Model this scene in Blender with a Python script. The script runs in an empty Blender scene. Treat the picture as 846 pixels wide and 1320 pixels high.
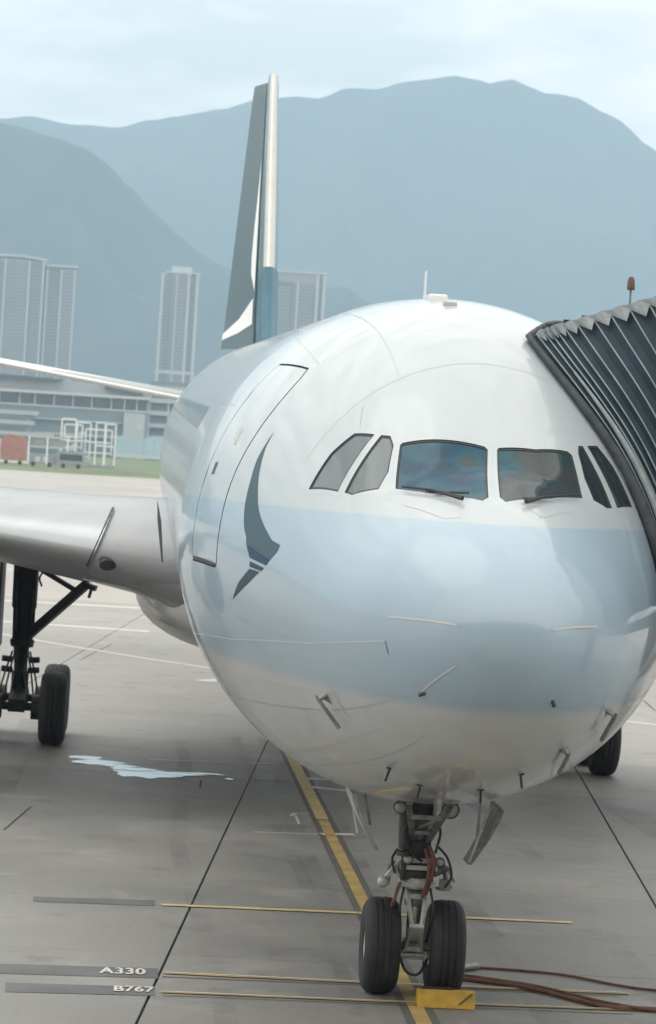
import bpy, bmesh, math, random
from mathutils import Vector, Matrix, noise
from mathutils.geometry import delaunay_2d_cdt
random.seed(7)
R = math.radians
SC = bpy.context.scene
COL = SC.collection

# ------------------------------------------------------------------ camera
# world frame: X to the aircraft's port side, Y aft along the aircraft, Z up, nose tip at Y = 0, apron at Z = 0
cam_d = bpy.data.cameras.new('camera')
cam = bpy.data.objects.new('camera', cam_d); COL.objects.link(cam); SC.camera = cam
YAW, PIT, ROLL = 0.066586114, -0.018747363, 0.062091373
fw = Vector((math.sin(YAW)*math.cos(PIT), math.cos(YAW)*math.cos(PIT), math.sin(PIT)))
rt = Vector((math.cos(YAW), -math.sin(YAW), 0)); up = rt.cross(fw)
r2 = rt*math.cos(ROLL) + up*math.sin(ROLL)
u2 = up*math.cos(ROLL) - rt*math.sin(ROLL)
cam.matrix_world = Matrix(((r2.x, u2.x, -fw.x, -3.35215), (r2.y, u2.y, -fw.y, -25.28538), (r2.z, u2.z, -fw.z, 5.8372), (0, 0, 0, 1)))
cam_d.sensor_fit = 'VERTICAL'; cam_d.sensor_height = 24
cam_d.lens = 24*3775.424/1320
cam_d.dof.use_dof = True; cam_d.dof.focus_distance = 29; cam_d.dof.aperture_fstop = 2.8
cam_d.clip_start = 0.5; cam_d.clip_end = 60000

# ------------------------------------------------------------------ world, sun, exposure
SC.view_settings.view_transform = 'Standard'; SC.view_settings.look = 'None'
SC.view_settings.exposure = 0.0; SC.view_settings.gamma = 1.0; SC.view_settings.use_curve_mapping = False
SUN_EL, SUN_AZ = R(58), R(290)          # to the left, behind cloud
W = bpy.data.worlds.new('World'); SC.world = W; W.use_nodes = True
nt = W.node_tree; nt.nodes.clear()
out = nt.nodes.new('ShaderNodeOutputWorld'); bg = nt.nodes.new('ShaderNodeBackground')
sky = nt.nodes.new('ShaderNodeTexSky'); sky.sky_type = 'NISHITA'; sky.sun_disc = False
sky.sun_elevation = SUN_EL; sky.sun_rotation = SUN_AZ; sky.air_density = 1.5; sky.dust_density = 3
tc = nt.nodes.new('ShaderNodeTexCoord'); mp = nt.nodes.new('ShaderNodeMapping'); mp.inputs['Scale'].default_value = (2.2, 2.2, 7.5)
n1 = nt.nodes.new('ShaderNodeTexNoise'); n1.inputs['Scale'].default_value = 3.4; n1.inputs['Detail'].default_value = 7; n1.inputs['Roughness'].default_value = .52
cr = nt.nodes.new('ShaderNodeValToRGB')
cr.color_ramp.elements[0].position = .38; cr.color_ramp.elements[0].color = (.72, .72, .69, 1)
cr.color_ramp.elements[1].position = .62; cr.color_ramp.elements[1].color = (1.25, 1.16, 1.07, 1)
sc_ = nt.nodes.new('ShaderNodeVectorMath'); sc_.operation = 'SCALE'; sc_.inputs['Scale'].default_value = 22.0
mx = nt.nodes.new('ShaderNodeMix'); mx.data_type = 'RGBA'; mx.inputs['Factor'].default_value = .94
L = nt.links.new
L(tc.outputs['Generated'], mp.inputs['Vector']); L(mp.outputs[0], n1.inputs['Vector']); L(n1.outputs['Fac'], cr.inputs[0])
L(cr.outputs[0], sc_.inputs[0]); L(sky.outputs[0], mx.inputs['A']); L(sc_.outputs[0], mx.inputs['B'])
L(mx.outputs['Result'], bg.inputs['Color']); L(bg.outputs[0], out.inputs[0]); bg.inputs['Strength'].default_value = .1
sd = bpy.data.lights.new('sun', 'SUN'); sun = bpy.data.objects.new('sun', sd); COL.objects.link(sun)
sd.energy = 0.5; sd.angle = R(40); sd.color = (1, .97, .92)
sdir = Vector((math.sin(SUN_AZ)*math.cos(SUN_EL), math.cos(SUN_AZ)*math.cos(SUN_EL), math.sin(SUN_EL)))
sun.rotation_euler = (-sdir).to_track_quat('-Z', 'Y').to_euler(); sun.location = sdir*60
SC.cycles.use_denoising = True
SC.cycles.volume_bounces = 4
SC.cycles.max_bounces = 8

# ------------------------------------------------------------------ helpers
def lin(*c):
    return tuple(((v/255)/12.92 if v/255 <= .04045 else ((v/255+.055)/1.055)**2.4) for v in c) + (1,)

def mat(name, col, rough=.5, metal=0., coat=0., coat_r=.06, spec=.5, vary=.0, vscale=3., detail=6, bump=0., bscale=20., stretch=(1, 1, 1), rand=0., col2=None, world=False):
    m = bpy.data.materials.new(name); m.use_nodes = True
    t = m.node_tree; b = t.nodes['Principled BSDF']
    col = tuple(col[:3]) + (1,)
    b.inputs['Base Color'].default_value = col; b.inputs['Roughness'].default_value = rough
    b.inputs['Metallic'].default_value = metal; b.inputs['Coat Weight'].default_value = coat
    b.inputs['Coat Roughness'].default_value = coat_r; b.inputs['Specular IOR Level'].default_value = spec
    if vary or bump or rand or col2:
        c = t.nodes.new('ShaderNodeTexCoord'); mpn = t.nodes.new('ShaderNodeMapping'); mpn.inputs['Scale'].default_value = stretch
        gp = t.nodes.new('ShaderNodeNewGeometry')
        t.links.new(gp.outputs['Position'] if world else c.outputs['Object'], mpn.inputs['Vector'])
        n = t.nodes.new('ShaderNodeTexNoise'); n.inputs['Scale'].default_value = vscale; n.inputs['Detail'].default_value = detail
        t.links.new(mpn.outputs[0], n.inputs['Vector'])
        if vary or col2:
            r = t.nodes.new('ShaderNodeValToRGB'); r.color_ramp.elements[0].position = .3; r.color_ramp.elements[1].position = .7
            c2 = tuple((col2 or tuple(min(1, x*(1+vary)) for x in col[:3]))[:3]) + (1,)
            c1 = tuple(x*(1-vary) for x in col[:3]) + (1,)
            r.color_ramp.elements[0].color = c1; r.color_ramp.elements[1].color = c2
            t.links.new(n.outputs['Fac'], r.inputs[0]); last = r.outputs[0]
            if rand:
                oi = t.nodes.new('ShaderNodeObjectInfo'); mr = t.nodes.new('ShaderNodeMapRange')
                mr.inputs['To Min'].default_value = 1-rand; mr.inputs['To Max'].default_value = 1+rand
                t.links.new(oi.outputs['Random'], mr.inputs['Value'])
                vm = t.nodes.new('ShaderNodeVectorMath'); vm.operation = 'SCALE'
                t.links.new(last, vm.inputs[0]); t.links.new(mr.outputs[0], vm.inputs['Scale']); last = vm.outputs[0]
            if world:      # stains, scuffs and worn pale patches on pavement
                for sc1, lo, hi, cc, amt in ((1.1, .56, .74, (.07, .062, .055, 1), .5), (.5, .55, .75, (.40, .385, .36, 1), .45), (6.5, .66, .74, (.06, .055, .05, 1), .45)):
                    na = t.nodes.new('ShaderNodeTexNoise'); na.inputs['Scale'].default_value = sc1; na.inputs['Detail'].default_value = 7; na.inputs['Roughness'].default_value = .6; na.inputs['Distortion'].default_value = .6
                    t.links.new(mpn.outputs[0], na.inputs['Vector']); ma = t.nodes.new('ShaderNodeMapRange')
                    ma.inputs['From Min'].default_value = lo; ma.inputs['From Max'].default_value = hi; ma.inputs['To Max'].default_value = amt
                    t.links.new(na.outputs['Fac'], ma.inputs['Value']); xa = t.nodes.new('ShaderNodeMix'); xa.data_type = 'RGBA'
                    t.links.new(ma.outputs[0], xa.inputs['Factor']); t.links.new(last, xa.inputs['A']); xa.inputs['B'].default_value = cc; last = xa.outputs['Result']
                mr2 = t.nodes.new('ShaderNodeMapRange'); mr2.inputs['To Min'].default_value = .38; mr2.inputs['To Max'].default_value = .75
                t.links.new(n.outputs['Fac'], mr2.inputs['Value']); t.links.new(mr2.outputs[0], b.inputs['Roughness'])
            t.links.new(last, b.inputs['Base Color'])
        if bump:
            n2 = t.nodes.new('ShaderNodeTexNoise'); n2.inputs['Scale'].default_value = bscale; n2.inputs['Detail'].default_value = 4
            t.links.new(mpn.outputs[0], n2.inputs['Vector'])
            bp = t.nodes.new('ShaderNodeBump'); bp.inputs['Strength'].default_value = bump; bp.inputs['Distance'].default_value = .02
            t.links.new(n2.outputs['Fac'], bp.inputs['Height']); t.links.new(bp.outputs[0], b.inputs['Normal'])
    return m

class MB:
    """collects shapes and links them as one mesh object"""
    def __init__(s): s.v = []; s.f = []
    def add(s, vs, fs):
        o = len(s.v); s.v += [tuple(p) for p in vs]; s.f += [tuple(i+o for i in f) for f in fs]; return s
    def box(s, x0, x1, y0, y1, z0, z1):
        return s.add([(x0,y0,z0),(x1,y0,z0),(x1,y1,z0),(x0,y1,z0),(x0,y0,z1),(x1,y0,z1),(x1,y1,z1),(x0,y1,z1)],
                     [(0,3,2,1),(4,5,6,7),(0,1,5,4),(1,2,6,5),(2,3,7,6),(3,0,4,7)])
    def bar(s, a, b, w, d=None, side=None):
        a, b = Vector(a), Vector(b); ax = (b-a).normalized(); d = d or w
        h = Vector(side) if side else (Vector((0,0,1)) if abs(ax.z) < .9 else Vector((1,0,0)))
        u = ax.cross(h).normalized()*w/2; v = ax.cross(u).normalized()*d/2
        vs = [p+q for p in (a, b) for q in (-u-v, u-v, u+v, -u+v)]
        return s.add(vs, [(0,3,2,1),(4,5,6,7),(0,1,5,4),(1,2,6,5),(2,3,7,6),(3,0,4,7)])
    def tube(s, pts, r, n=10, cap=True):
        pts = [Vector(p) for p in pts]; rs = r if isinstance(r, (list, tuple)) else [r]*len(pts)
        t0 = (pts[1]-pts[0]).normalized(); h = Vector((0,0,1)) if abs(t0.z) < .9 else Vector((1,0,0))
        u = t0.cross(h).normalized(); vs = []
        for i, p in enumerate(pts):
            t = (pts[min(i+1, len(pts)-1)]-pts[max(i-1, 0)]).normalized()
            u = (u - t*u.dot(t)).normalized(); w = t.cross(u)
            vs += [p+(u*math.cos(2*math.pi*k/n)+w*math.sin(2*math.pi*k/n))*rs[i] for k in range(n)]
        fs = [(i*n+k, i*n+(k+1)%n, (i+1)*n+(k+1)%n, (i+1)*n+k) for i in range(len(pts)-1) for k in range(n)]
        if cap: fs += [tuple(range(n-1,-1,-1)), tuple((len(pts)-1)*n+k for k in range(n))]
        return s.add(vs, fs)
    def lathe(s, c, axis, prof, n=32):
        """prof = [(along, radius)]"""
        c = Vector(c); ax = Vector(axis).normalized(); h = Vector((0,0,1)) if abs(ax.z) < .9 else Vector((1,0,0))
        u = ax.cross(h).normalized(); w = ax.cross(u); vs = []
        for a, r in prof:
            vs += [c+ax*a+(u*math.cos(2*math.pi*k/n)+w*math.sin(2*math.pi*k/n))*r for k in range(n)]
        fs = [(i*n+k, (i+1)*n+k, (i+1)*n+(k+1)%n, i*n+(k+1)%n) for i in range(len(prof)-1) for k in range(n)]
        return s.add(vs, fs)
    def prism(s, poly, y0, y1):
        """poly in X-Z, extruded along Y"""
        n = len(poly); vs = [(x, y0, z) for x, z in poly]+[(x, y1, z) for x, z in poly]
        return s.add(vs, [tuple(range(n)), tuple(range(2*n-1, n-1, -1))]+[(i, (i+1)%n+0, (i+1)%n+n, i+n)[::-1] for i in range(n)])
    def loft(s, rings, cap=True):
        n = len(rings[0]); assert all(len(r) == n for r in rings); vs = [p for r in rings for p in r]
        fs = [(i*n+k, i*n+(k+1)%n, (i+1)*n+(k+1)%n, (i+1)*n+k) for i in range(len(rings)-1) for k in range(n)]
        if cap: fs += [tuple(range(n-1,-1,-1)), tuple((len(rings)-1)*n+k for k in range(n))]
        return s.add(vs, fs)
    def grid(s, rows):
        m = len(rows[0]); assert all(len(r) == m for r in rows); vs = [p for r in rows for p in r]
        return s.add(vs, [(i*m+k, i*m+k+1, (i+1)*m+k+1, (i+1)*m+k) for i in range(len(rows)-1) for k in range(m-1)])
    def build(s, name, m, parent=None, smooth=None, loc=None, bevel=0, fixn=True):
        me = bpy.data.meshes.new(name); me.from_pydata(s.v, [], s.f)
        if fixn or bevel:
            b = bmesh.new(); b.from_mesh(me)
            if fixn: bmesh.ops.recalc_face_normals(b, faces=b.faces)
            if bevel: bmesh.ops.bevel(b, geom=list(b.edges), offset=bevel, segments=2, affect='EDGES', profile=.6)
            b.to_mesh(me); b.free()
        me.materials.append(m)
        o = bpy.data.objects.new(name, me); COL.objects.link(o)
        if parent: o.parent = parent; o.matrix_parent_inverse = parent_inv(parent)
        if loc: o.location = loc
        if smooth is not None:
            me.shade_smooth()
            if smooth < 180: me.set_sharp_from_angle(angle=R(smooth))
        return o

def parent_inv(p):
    m = Matrix.Identity(4); q = p
    while q: m = q.matrix_parent_inverse @ q.matrix_basis @ Matrix.Identity(4) if False else Matrix.Identity(4); q = None
    return world_of(p).inverted()
def world_of(o):
    m = o.matrix_basis.copy()
    if o.parent: m = world_of(o.parent) @ o.matrix_parent_inverse @ m
    return m
def tag(o, label=None, cat=None, group=None, kind=None):
    for k, v in (('label', label), ('category', cat), ('group', group), ('kind', kind)):
        if v: o[k] = v
    return o
def empty(name, loc, label=None, cat=None, group=None):
    o = bpy.data.objects.new(name, None); COL.objects.link(o); o.location = loc; o.empty_display_size = .5
    return tag(o, label, cat, group)
def copy_tree(o, parent, mtx=None):
    c = o.copy(); COL.objects.link(c); c.parent = parent
    for ch in o.children: copy_tree(ch, c)
    return c

# ------------------------------------------------------------------ materials
def fuselage_mat():
    m = bpy.data.materials.new('fuselage paint'); m.use_nodes = True
    t = m.node_tree; b = t.nodes['Principled BSDF']
    c = t.nodes.new('ShaderNodeTexCoord'); sp = t.nodes.new('ShaderNodeSeparateXYZ'); t.links.new(c.outputs['Object'], sp.inputs[0])
    def step(sock, a, w=.012):
        r = t.nodes.new('ShaderNodeMapRange'); r.inputs['From Min'].default_value = a-w; r.inputs['From Max'].default_value = a+w
        t.links.new(sock, r.inputs['Value']); return r.outputs[0]
    def mix(f, a, bb):
        x = t.nodes.new('ShaderNodeMix'); x.data_type = 'RGBA'
        t.links.new(f, x.inputs['Factor'])
        for k, v in (('A', a), ('B', bb)):
            if isinstance(v, tuple): x.inputs[k].default_value = v
            else: t.links.new(v, x.inputs[k])
        return x.outputs['Result']
    n = t.nodes.new('ShaderNodeTexNoise'); n.inputs['Scale'].default_value = .8; n.inputs['Detail'].default_value = 8
    t.links.new(c.outputs['Object'], n.inputs['Vector'])
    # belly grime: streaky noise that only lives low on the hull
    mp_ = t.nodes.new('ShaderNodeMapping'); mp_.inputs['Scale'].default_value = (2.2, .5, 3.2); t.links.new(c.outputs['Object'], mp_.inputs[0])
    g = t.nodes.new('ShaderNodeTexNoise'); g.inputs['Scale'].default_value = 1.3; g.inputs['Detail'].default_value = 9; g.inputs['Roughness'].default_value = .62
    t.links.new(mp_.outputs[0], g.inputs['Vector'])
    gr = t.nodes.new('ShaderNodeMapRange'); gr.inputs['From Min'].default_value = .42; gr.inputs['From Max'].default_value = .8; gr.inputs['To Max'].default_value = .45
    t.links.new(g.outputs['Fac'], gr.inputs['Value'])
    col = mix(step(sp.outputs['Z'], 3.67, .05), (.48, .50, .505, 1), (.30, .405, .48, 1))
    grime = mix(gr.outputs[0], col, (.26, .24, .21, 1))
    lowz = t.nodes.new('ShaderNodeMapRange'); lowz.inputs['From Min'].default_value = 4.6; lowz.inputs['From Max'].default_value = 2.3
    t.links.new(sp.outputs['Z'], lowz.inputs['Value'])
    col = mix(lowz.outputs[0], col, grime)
    col = mix(step(sp.outputs['Z'], 5.325), col, (.40, .45, .47, 1))
    v = t.nodes.new('ShaderNodeMapRange'); v.inputs['To Min'].default_value = .93; v.inputs['To Max'].default_value = 1.05
    t.links.new(n.outputs['Fac'], v.inputs['Value'])
    s = t.nodes.new('ShaderNodeVectorMath'); s.operation = 'SCALE'; t.links.new(col, s.inputs[0]); t.links.new(v.outputs[0], s.inputs['Scale'])
    t.links.new(s.outputs[0], b.inputs['Base Color'])
    b.inputs['Roughness'].default_value = .42; b.inputs['Coat Weight'].default_value = .75; b.inputs['Coat Roughness'].default_value = .07; b.inputs['Coat IOR'].default_value = 1.5
    # skin that is not perfectly fair
    n3 = t.nodes.new('ShaderNodeTexNoise'); n3.inputs['Scale'].default_value = 1.1; n3.inputs['Detail'].default_value = 3
    t.links.new(c.outputs['Object'], n3.inputs['Vector'])
    bp = t.nodes.new('ShaderNodeBump'); bp.inputs['Strength'].default_value = .25; bp.inputs['Distance'].default_value = .05
    t.links.new(n3.outputs['Fac'], bp.inputs['Height']); t.links.new(bp.outputs[0], b.inputs['Normal'])
    bp2 = t.nodes.new('ShaderNodeBump'); bp2.inputs['Strength'].default_value = .05; bp2.inputs['Distance'].default_value = .05
    t.links.new(n3.outputs['Fac'], bp2.inputs['Height']); t.links.new(bp2.outputs[0], b.inputs['Coat Normal'])
    return m
M = {
 'skin': fuselage_mat(),
 'skin_line': mat('faint skin joint', (.38, .41, .415), .5),
 'slab_pale': mat('pale apron concrete', (.285, .27, .248), .6, spec=.5, vary=.12, vscale=.3, detail=9, bump=.2, bscale=14, rand=.04, world=True),
 'slab_mid': mat('mid-tone apron concrete', (.255, .246, .228), .6, spec=.5, vary=.14, vscale=.3, detail=9, bump=.2, bscale=14, rand=.04, world=True),
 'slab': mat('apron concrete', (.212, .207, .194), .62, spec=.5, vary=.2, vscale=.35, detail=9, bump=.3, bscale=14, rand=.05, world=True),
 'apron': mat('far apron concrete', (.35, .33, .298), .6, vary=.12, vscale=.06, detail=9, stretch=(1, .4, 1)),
 'sealant': mat('joint sealant', (.03, .028, .026), .8),
 'grass': mat('grass', (.12, .155, .06), .9, vary=.3, vscale=.05, stretch=(1, .3, 1)),
 'earth': mat('far land', (.09, .10, .07), .9, vary=.3, vscale=.004),
 'yellow': mat('yellow line paint', (.42, .30, .10), .6, vary=.28, vscale=2.2, detail=9),
 'yellow_pale': mat('worn yellow line paint', (.56, .43, .20), .6, vary=.2, vscale=4, detail=9),
 'white_line': mat('white line paint', (.62, .60, .55), .6, vary=.15, vscale=4),
 'black_line': mat('black backing paint', (.11, .10, .09), .7, vary=.25, vscale=2),
 'dark_panel': mat('dark marking panel', (.115, .12, .122), .65, vary=.2, vscale=1.5),
 'puddle': mat('white spill', (.90, .90, .88), .3, vary=.06, vscale=2, coat=1.0, coat_r=.08),  # white base stands in for the sky mirrored by the puddle
 'tyre': mat('tyre rubber', (.022, .022, .025), .72, vary=.25, vscale=8, bump=.15, bscale=60),
 'rim': mat('wheel rim metal', (.52, .52, .52), .38, metal=.6, vary=.15, vscale=10),
 'steel': mat('dirty gear steel', (.24, .235, .23), .45, metal=.5, vary=.35, vscale=9, detail=9),
 'dark_steel': mat('dark gear steel', (.055, .053, .055), .5, metal=.4, vary=.4, vscale=9),
 'chrome': mat('oleo piston', (.62, .62, .60), .25, metal=.8, vary=.1, vscale=12),
 'pale_steel': mat('pale gear paint', (.48, .48, .46), .45, metal=.2, vary=.25, vscale=10, detail=9),
 'gear_shaded': mat('shaded gear paint', (.014, .016, .02), .55, metal=.2, vary=.3, vscale=6),  # under-wing shade of the main gear put into a near-black colour
 'brown': mat('rust brown hose', (.16, .07, .045), .6, vary=.3, vscale=12),
 'lens': mat('lamp glass', (.42, .42, .40), .2, coat=.6),
 'gap': mat('panel gap', (.11, .12, .125), .7),
 'gasket': mat('window gasket', (.025, .03, .033), .55),
 'interior': mat('cockpit lining', (.05, .055, .06), .8),
 'wing_metal': mat('bare slat metal', (.36, .38, .39), .3, metal=.75, vary=.08, vscale=2.2, detail=8, stretch=(.4, 1, 1)),
 'wing_grey': mat('grey wing paint', (.29, .305, .315), .4, coat=.3, vary=.12, vscale=.9, detail=8),
 'fair': mat('fairing grey paint', (.46, .46, .44), .42, coat=.3, vary=.1, vscale=.8, detail=8),
 'fin_teal': mat('dark teal tail paint', (.028, .085, .095), .38, coat=.5, vary=.08, vscale=.6),
 'rudder_teal': mat('grey teal rudder paint', (.028, .075, .088), .42, coat=.3, vary=.08, vscale=.6),
 'fin_base': mat('blue teal fin root paint', (.012, .105, .15), .45, coat=.15, vary=.15, vscale=1.2),
 'white': mat('white gloss paint', (.78, .79, .78), .35, coat=.4, vary=.04, vscale=1),
 'silver': mat('polished leading edge', (.50, .50, .47), .32, metal=.55, vary=.06, vscale=2),
 'emblem': mat('grey teal emblem', (.045, .10, .125), .5, spec=.3, coat=.0, vary=.1, vscale=2.2),
 'emblem_navy': mat('navy emblem stripe', (.010, .05, .095), .5, spec=.3, vary=.1, vscale=9),
 'emblem_tip': mat('slate emblem tip', (.03, .055, .075), .5, spec=.3, vary=.1, vscale=5),
 'fabric': mat('dark bellows fabric', (.010, .026, .038), .6, spec=.3, vary=.3, vscale=2.5, bump=.4, bscale=9),
 'hem': mat('pale bellows hem', (.23, .26, .27), .6, vary=.2, vscale=7),
 'seam': mat('bellows seam cord', (.20, .25, .27), .6, vary=.2, vscale=5),
 'bumper': mat('bumper rubber foam', (.038, .048, .056), .7, vary=.3, vscale=6, bump=.4, bscale=18),
 'cab': mat('bridge cab panel', (.42, .44, .45), .5, vary=.06, vscale=2),
 'chock': mat('yellow chock paint', (.50, .31, .04), .6, vary=.22, vscale=7, detail=9),
 'tower': mat('pale tower concrete', (.31, .295, .275), .8, vary=.08, vscale=.02),
 'tower_lt': mat('light tower trim', (.52, .52, .51), .7),
 'tower_gl': mat('tower window bands', (.19, .20, .205), .4),
 'tower_dk': mat('grey tower infill', (.25, .245, .235), .7, vary=.15, vscale=.05),
 'b_wall': mat('terminal wall', (.16, .21, .24), .6, vary=.1, vscale=.05),
 'b_pale': mat('terminal pale wall', (.42, .44, .45), .6, vary=.08, vscale=.05),
 'b_roof': mat('terminal roof', (.30, .31, .32), .6, vary=.1, vscale=.03),
 'b_dark': mat('dark eave', (.055, .065, .075), .7),
 'b_glass': mat('dark terminal glass', (.035, .05, .06), .15),
 'frame_white': mat('white steel frame', (.72, .73, .73), .5),
 'gse_grey': mat('grey equipment paint', (.26, .27, .28), .55, vary=.15, vscale=.5),
 'orange': mat('faded orange tarpaulin', (.36, .16, .12), .7, vary=.15, vscale=.6),
 'pale_blue': mat('pale blue hoarding', (.36, .48, .54), .5, vary=.1, vscale=.1),
 'hill_near': mat('near forest slope', (.03, .045, .042), .95, vary=.3, vscale=.012, detail=10),
 'hill_far': mat('far mountain slope', (.03, .048, .036), .95, vary=.35, vscale=.006, detail=10),
 'cloth': mat('mottled blue cockpit cloth', (.02, .13, .30), .6, vscale=3.4, detail=2, col2=(.16, .13, .12)),
 'seat': mat('cockpit seat blue', (.03, .10, .22), .7),
 'shade': mat('blue cockpit sunshade', (.02, .17, .33), .6, vary=.3, vscale=4),
 'tan': mat('beige cockpit lining', (.30, .26, .22), .8, vary=.2, vscale=4),
 'red': mat('beacon red lens', (.09, .035, .025), .3),
}
def glass(name, tint, rough=.05, see=.5):
    m = bpy.data.materials.new(name); m.use_nodes = True; t = m.node_tree; b = t.nodes['Principled BSDF']; o = t.nodes['Material Output']
    b.inputs['Base Color'].default_value = tint; b.inputs['Roughness'].default_value = rough; b.inputs['Coat Weight'].default_value = .6
    tr = t.nodes.new('ShaderNodeBsdfTransparent'); tr.inputs['Color'].default_value = (.75, .85, .88, 1)
    mxs = t.nodes.new('ShaderNodeMixShader'); mxs.inputs[0].default_value = 1-see
    t.links.new(tr.outputs[0], mxs.inputs[1]); t.links.new(b.outputs[0], mxs.inputs[2]); t.links.new(mxs.outputs[0], o.inputs['Surface'])
    return m
M['glass_f'] = glass('windshield glass', (.12, .15, .165, 1), .06, .62)
def reflection_painted(name, cols, seed, see):
    """windshield with its mottled reflections painted in: blotchy blue, teal and amber tint"""
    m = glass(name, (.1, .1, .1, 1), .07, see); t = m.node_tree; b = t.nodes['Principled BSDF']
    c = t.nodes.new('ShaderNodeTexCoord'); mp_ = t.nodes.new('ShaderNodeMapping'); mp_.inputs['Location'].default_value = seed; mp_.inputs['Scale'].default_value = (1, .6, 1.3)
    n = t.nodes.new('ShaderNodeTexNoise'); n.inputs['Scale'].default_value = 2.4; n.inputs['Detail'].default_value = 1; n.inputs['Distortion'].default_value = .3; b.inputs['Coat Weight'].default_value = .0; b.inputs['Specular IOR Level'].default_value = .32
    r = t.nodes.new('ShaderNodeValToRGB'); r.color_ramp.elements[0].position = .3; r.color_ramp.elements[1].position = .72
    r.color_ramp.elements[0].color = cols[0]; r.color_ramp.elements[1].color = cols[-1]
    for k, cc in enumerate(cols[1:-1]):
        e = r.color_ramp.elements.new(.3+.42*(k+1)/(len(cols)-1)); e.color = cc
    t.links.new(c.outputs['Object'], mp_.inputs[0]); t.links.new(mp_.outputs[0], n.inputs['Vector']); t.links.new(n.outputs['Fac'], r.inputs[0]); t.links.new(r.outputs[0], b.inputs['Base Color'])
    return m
M['glass_fl'] = reflection_painted('blue coated windshield', [(.012, .05, .085, 1), (.008, .065, .12, 1), (.012, .085, .12, 1), (.045, .06, .058, 1), (.015, .08, .10, 1)], (3.1, .4, 7.3), .12)
M['glass_fr'] = reflection_painted('grey coated windshield', [(.012, .08, .11, 1), (.03, .06, .07, 1), (.045, .052, .054, 1), (.03, .055, .062, 1), (.02, .05, .065, 1)], (.6, 2.2, 5.1), .12)
M['glass_s'] = glass('side window glass', (.15, .19, .205, 1), .1, .3)
M['glass_d'] = glass('dark side window glass', (.03, .045, .055, 1), .08, .3)

# ------------------------------------------------------------------ ground
def quad(name, pts, z, m, parent=None, kind='structure'):
    o = MB().add([(x, y, z) for x, y in pts], [tuple(range(len(pts)))]).build(name, m, parent, fixn=False)
    if o.data.polygons[0].normal.z < 0: o.data.flip_normals()
    if not parent: tag(o, kind=kind)
    return o
def rect(x0, x1, y0, y1): return [(x0, y0), (x1, y0), (x1, y1), (x0, y1)]
quad('ground', rect(-22000, 22000, -3000, 30000), -.12, M['earth'])
grass = quad('grass_field', rect(-900, 900, 500, 1185), -.02, M['grass'])
apron = empty('apron', (0, 0, 0)); tag(apron, kind='structure')
# paved sheets round the block of single slabs (skewed grid: joints run at 5.1 degrees to the aircraft)
SK = .0893; X0 = -3.38; PW = 6.2
def jx(i, y): return X0 + PW*i + SK*y
i0, i1, ys = -3, 3, [-4+6.2*k for k in range(15)]
yb, ye = ys[0], ys[-1]
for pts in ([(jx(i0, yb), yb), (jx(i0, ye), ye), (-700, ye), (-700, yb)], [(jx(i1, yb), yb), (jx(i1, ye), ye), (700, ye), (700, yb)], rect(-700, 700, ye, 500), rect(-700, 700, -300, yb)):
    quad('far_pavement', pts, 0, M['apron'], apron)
quad('joint_bed', [(jx(i0, yb), yb), (jx(i1, yb), yb), (jx(i1, ye), ye), (jx(i0, ye), ye)], -.035, M['sealant'], apron)
g, gt = .014, .003
slab_me = None; slab_kinds = {}
for i in range(i0, i1):
    for k in range(len(ys)-1):
        y0, y1 = ys[k], ys[k+1]
        if slab_me is None:
            b = MB(); c = [(g, gt), (PW-g, gt), (PW-g+SK*(y1-y0-2*gt), y1-y0-gt), (g+SK*(y1-y0-2*gt), y1-y0-gt)]
            e = .006; ci = [(c[0][0]+e, c[0][1]+e), (c[1][0]-e, c[1][1]+e), (c[2][0]-e, c[2][1]-e), (c[3][0]+e, c[3][1]-e)]
            b.add([(x, y, -.035) for x, y in c]+[(x, y, -e) for x, y in c]+[(x, y, 0) for x, y in ci],
                  [(0,1,5,4),(1,2,6,5),(2,3,7,6),(3,0,4,7),(4,5,9,8),(5,6,10,9),(6,7,11,10),(7,4,8,11),(8,9,10,11)])
            o = b.build('concrete_slab', M['slab'], apron); slab_me = o.data
        else:
            kd = 'slab' if y0 < 26 else 'slab_mid' if y0 < 32 else 'slab_pale'  # concrete gets paler in steps towards the tail
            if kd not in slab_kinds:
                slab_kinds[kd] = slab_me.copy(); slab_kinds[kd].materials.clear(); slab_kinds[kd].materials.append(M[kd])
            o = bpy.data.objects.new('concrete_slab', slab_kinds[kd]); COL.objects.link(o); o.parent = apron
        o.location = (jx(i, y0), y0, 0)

# the terminal the photograph is taken from: its glazed front stands just behind the camera
tf = empty('terminal_front', (0, -26.5, 0), 'long glazed terminal front standing behind the viewpoint along the stand', 'terminal building')
MB().box(-120, 120, -46, -26.6, 0, 3.4).build('base_wall', M['b_pale'], tf)
MB().box(-120, 120, -46, -26.9, 3.4, 15.0).build('glazing', M['b_glass'], tf)
MB().box(-122, 122, -48, -26.3, 15.0, 16.2).build('roof', M['b_roof'], tf)
for k in range(-20, 21): MB().box(k*6-.15+2.6, k*6+.15+2.6, -26.9, -26.5, 3.4, 15.0).build('mullion', M['b_pale'], tf)
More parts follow.
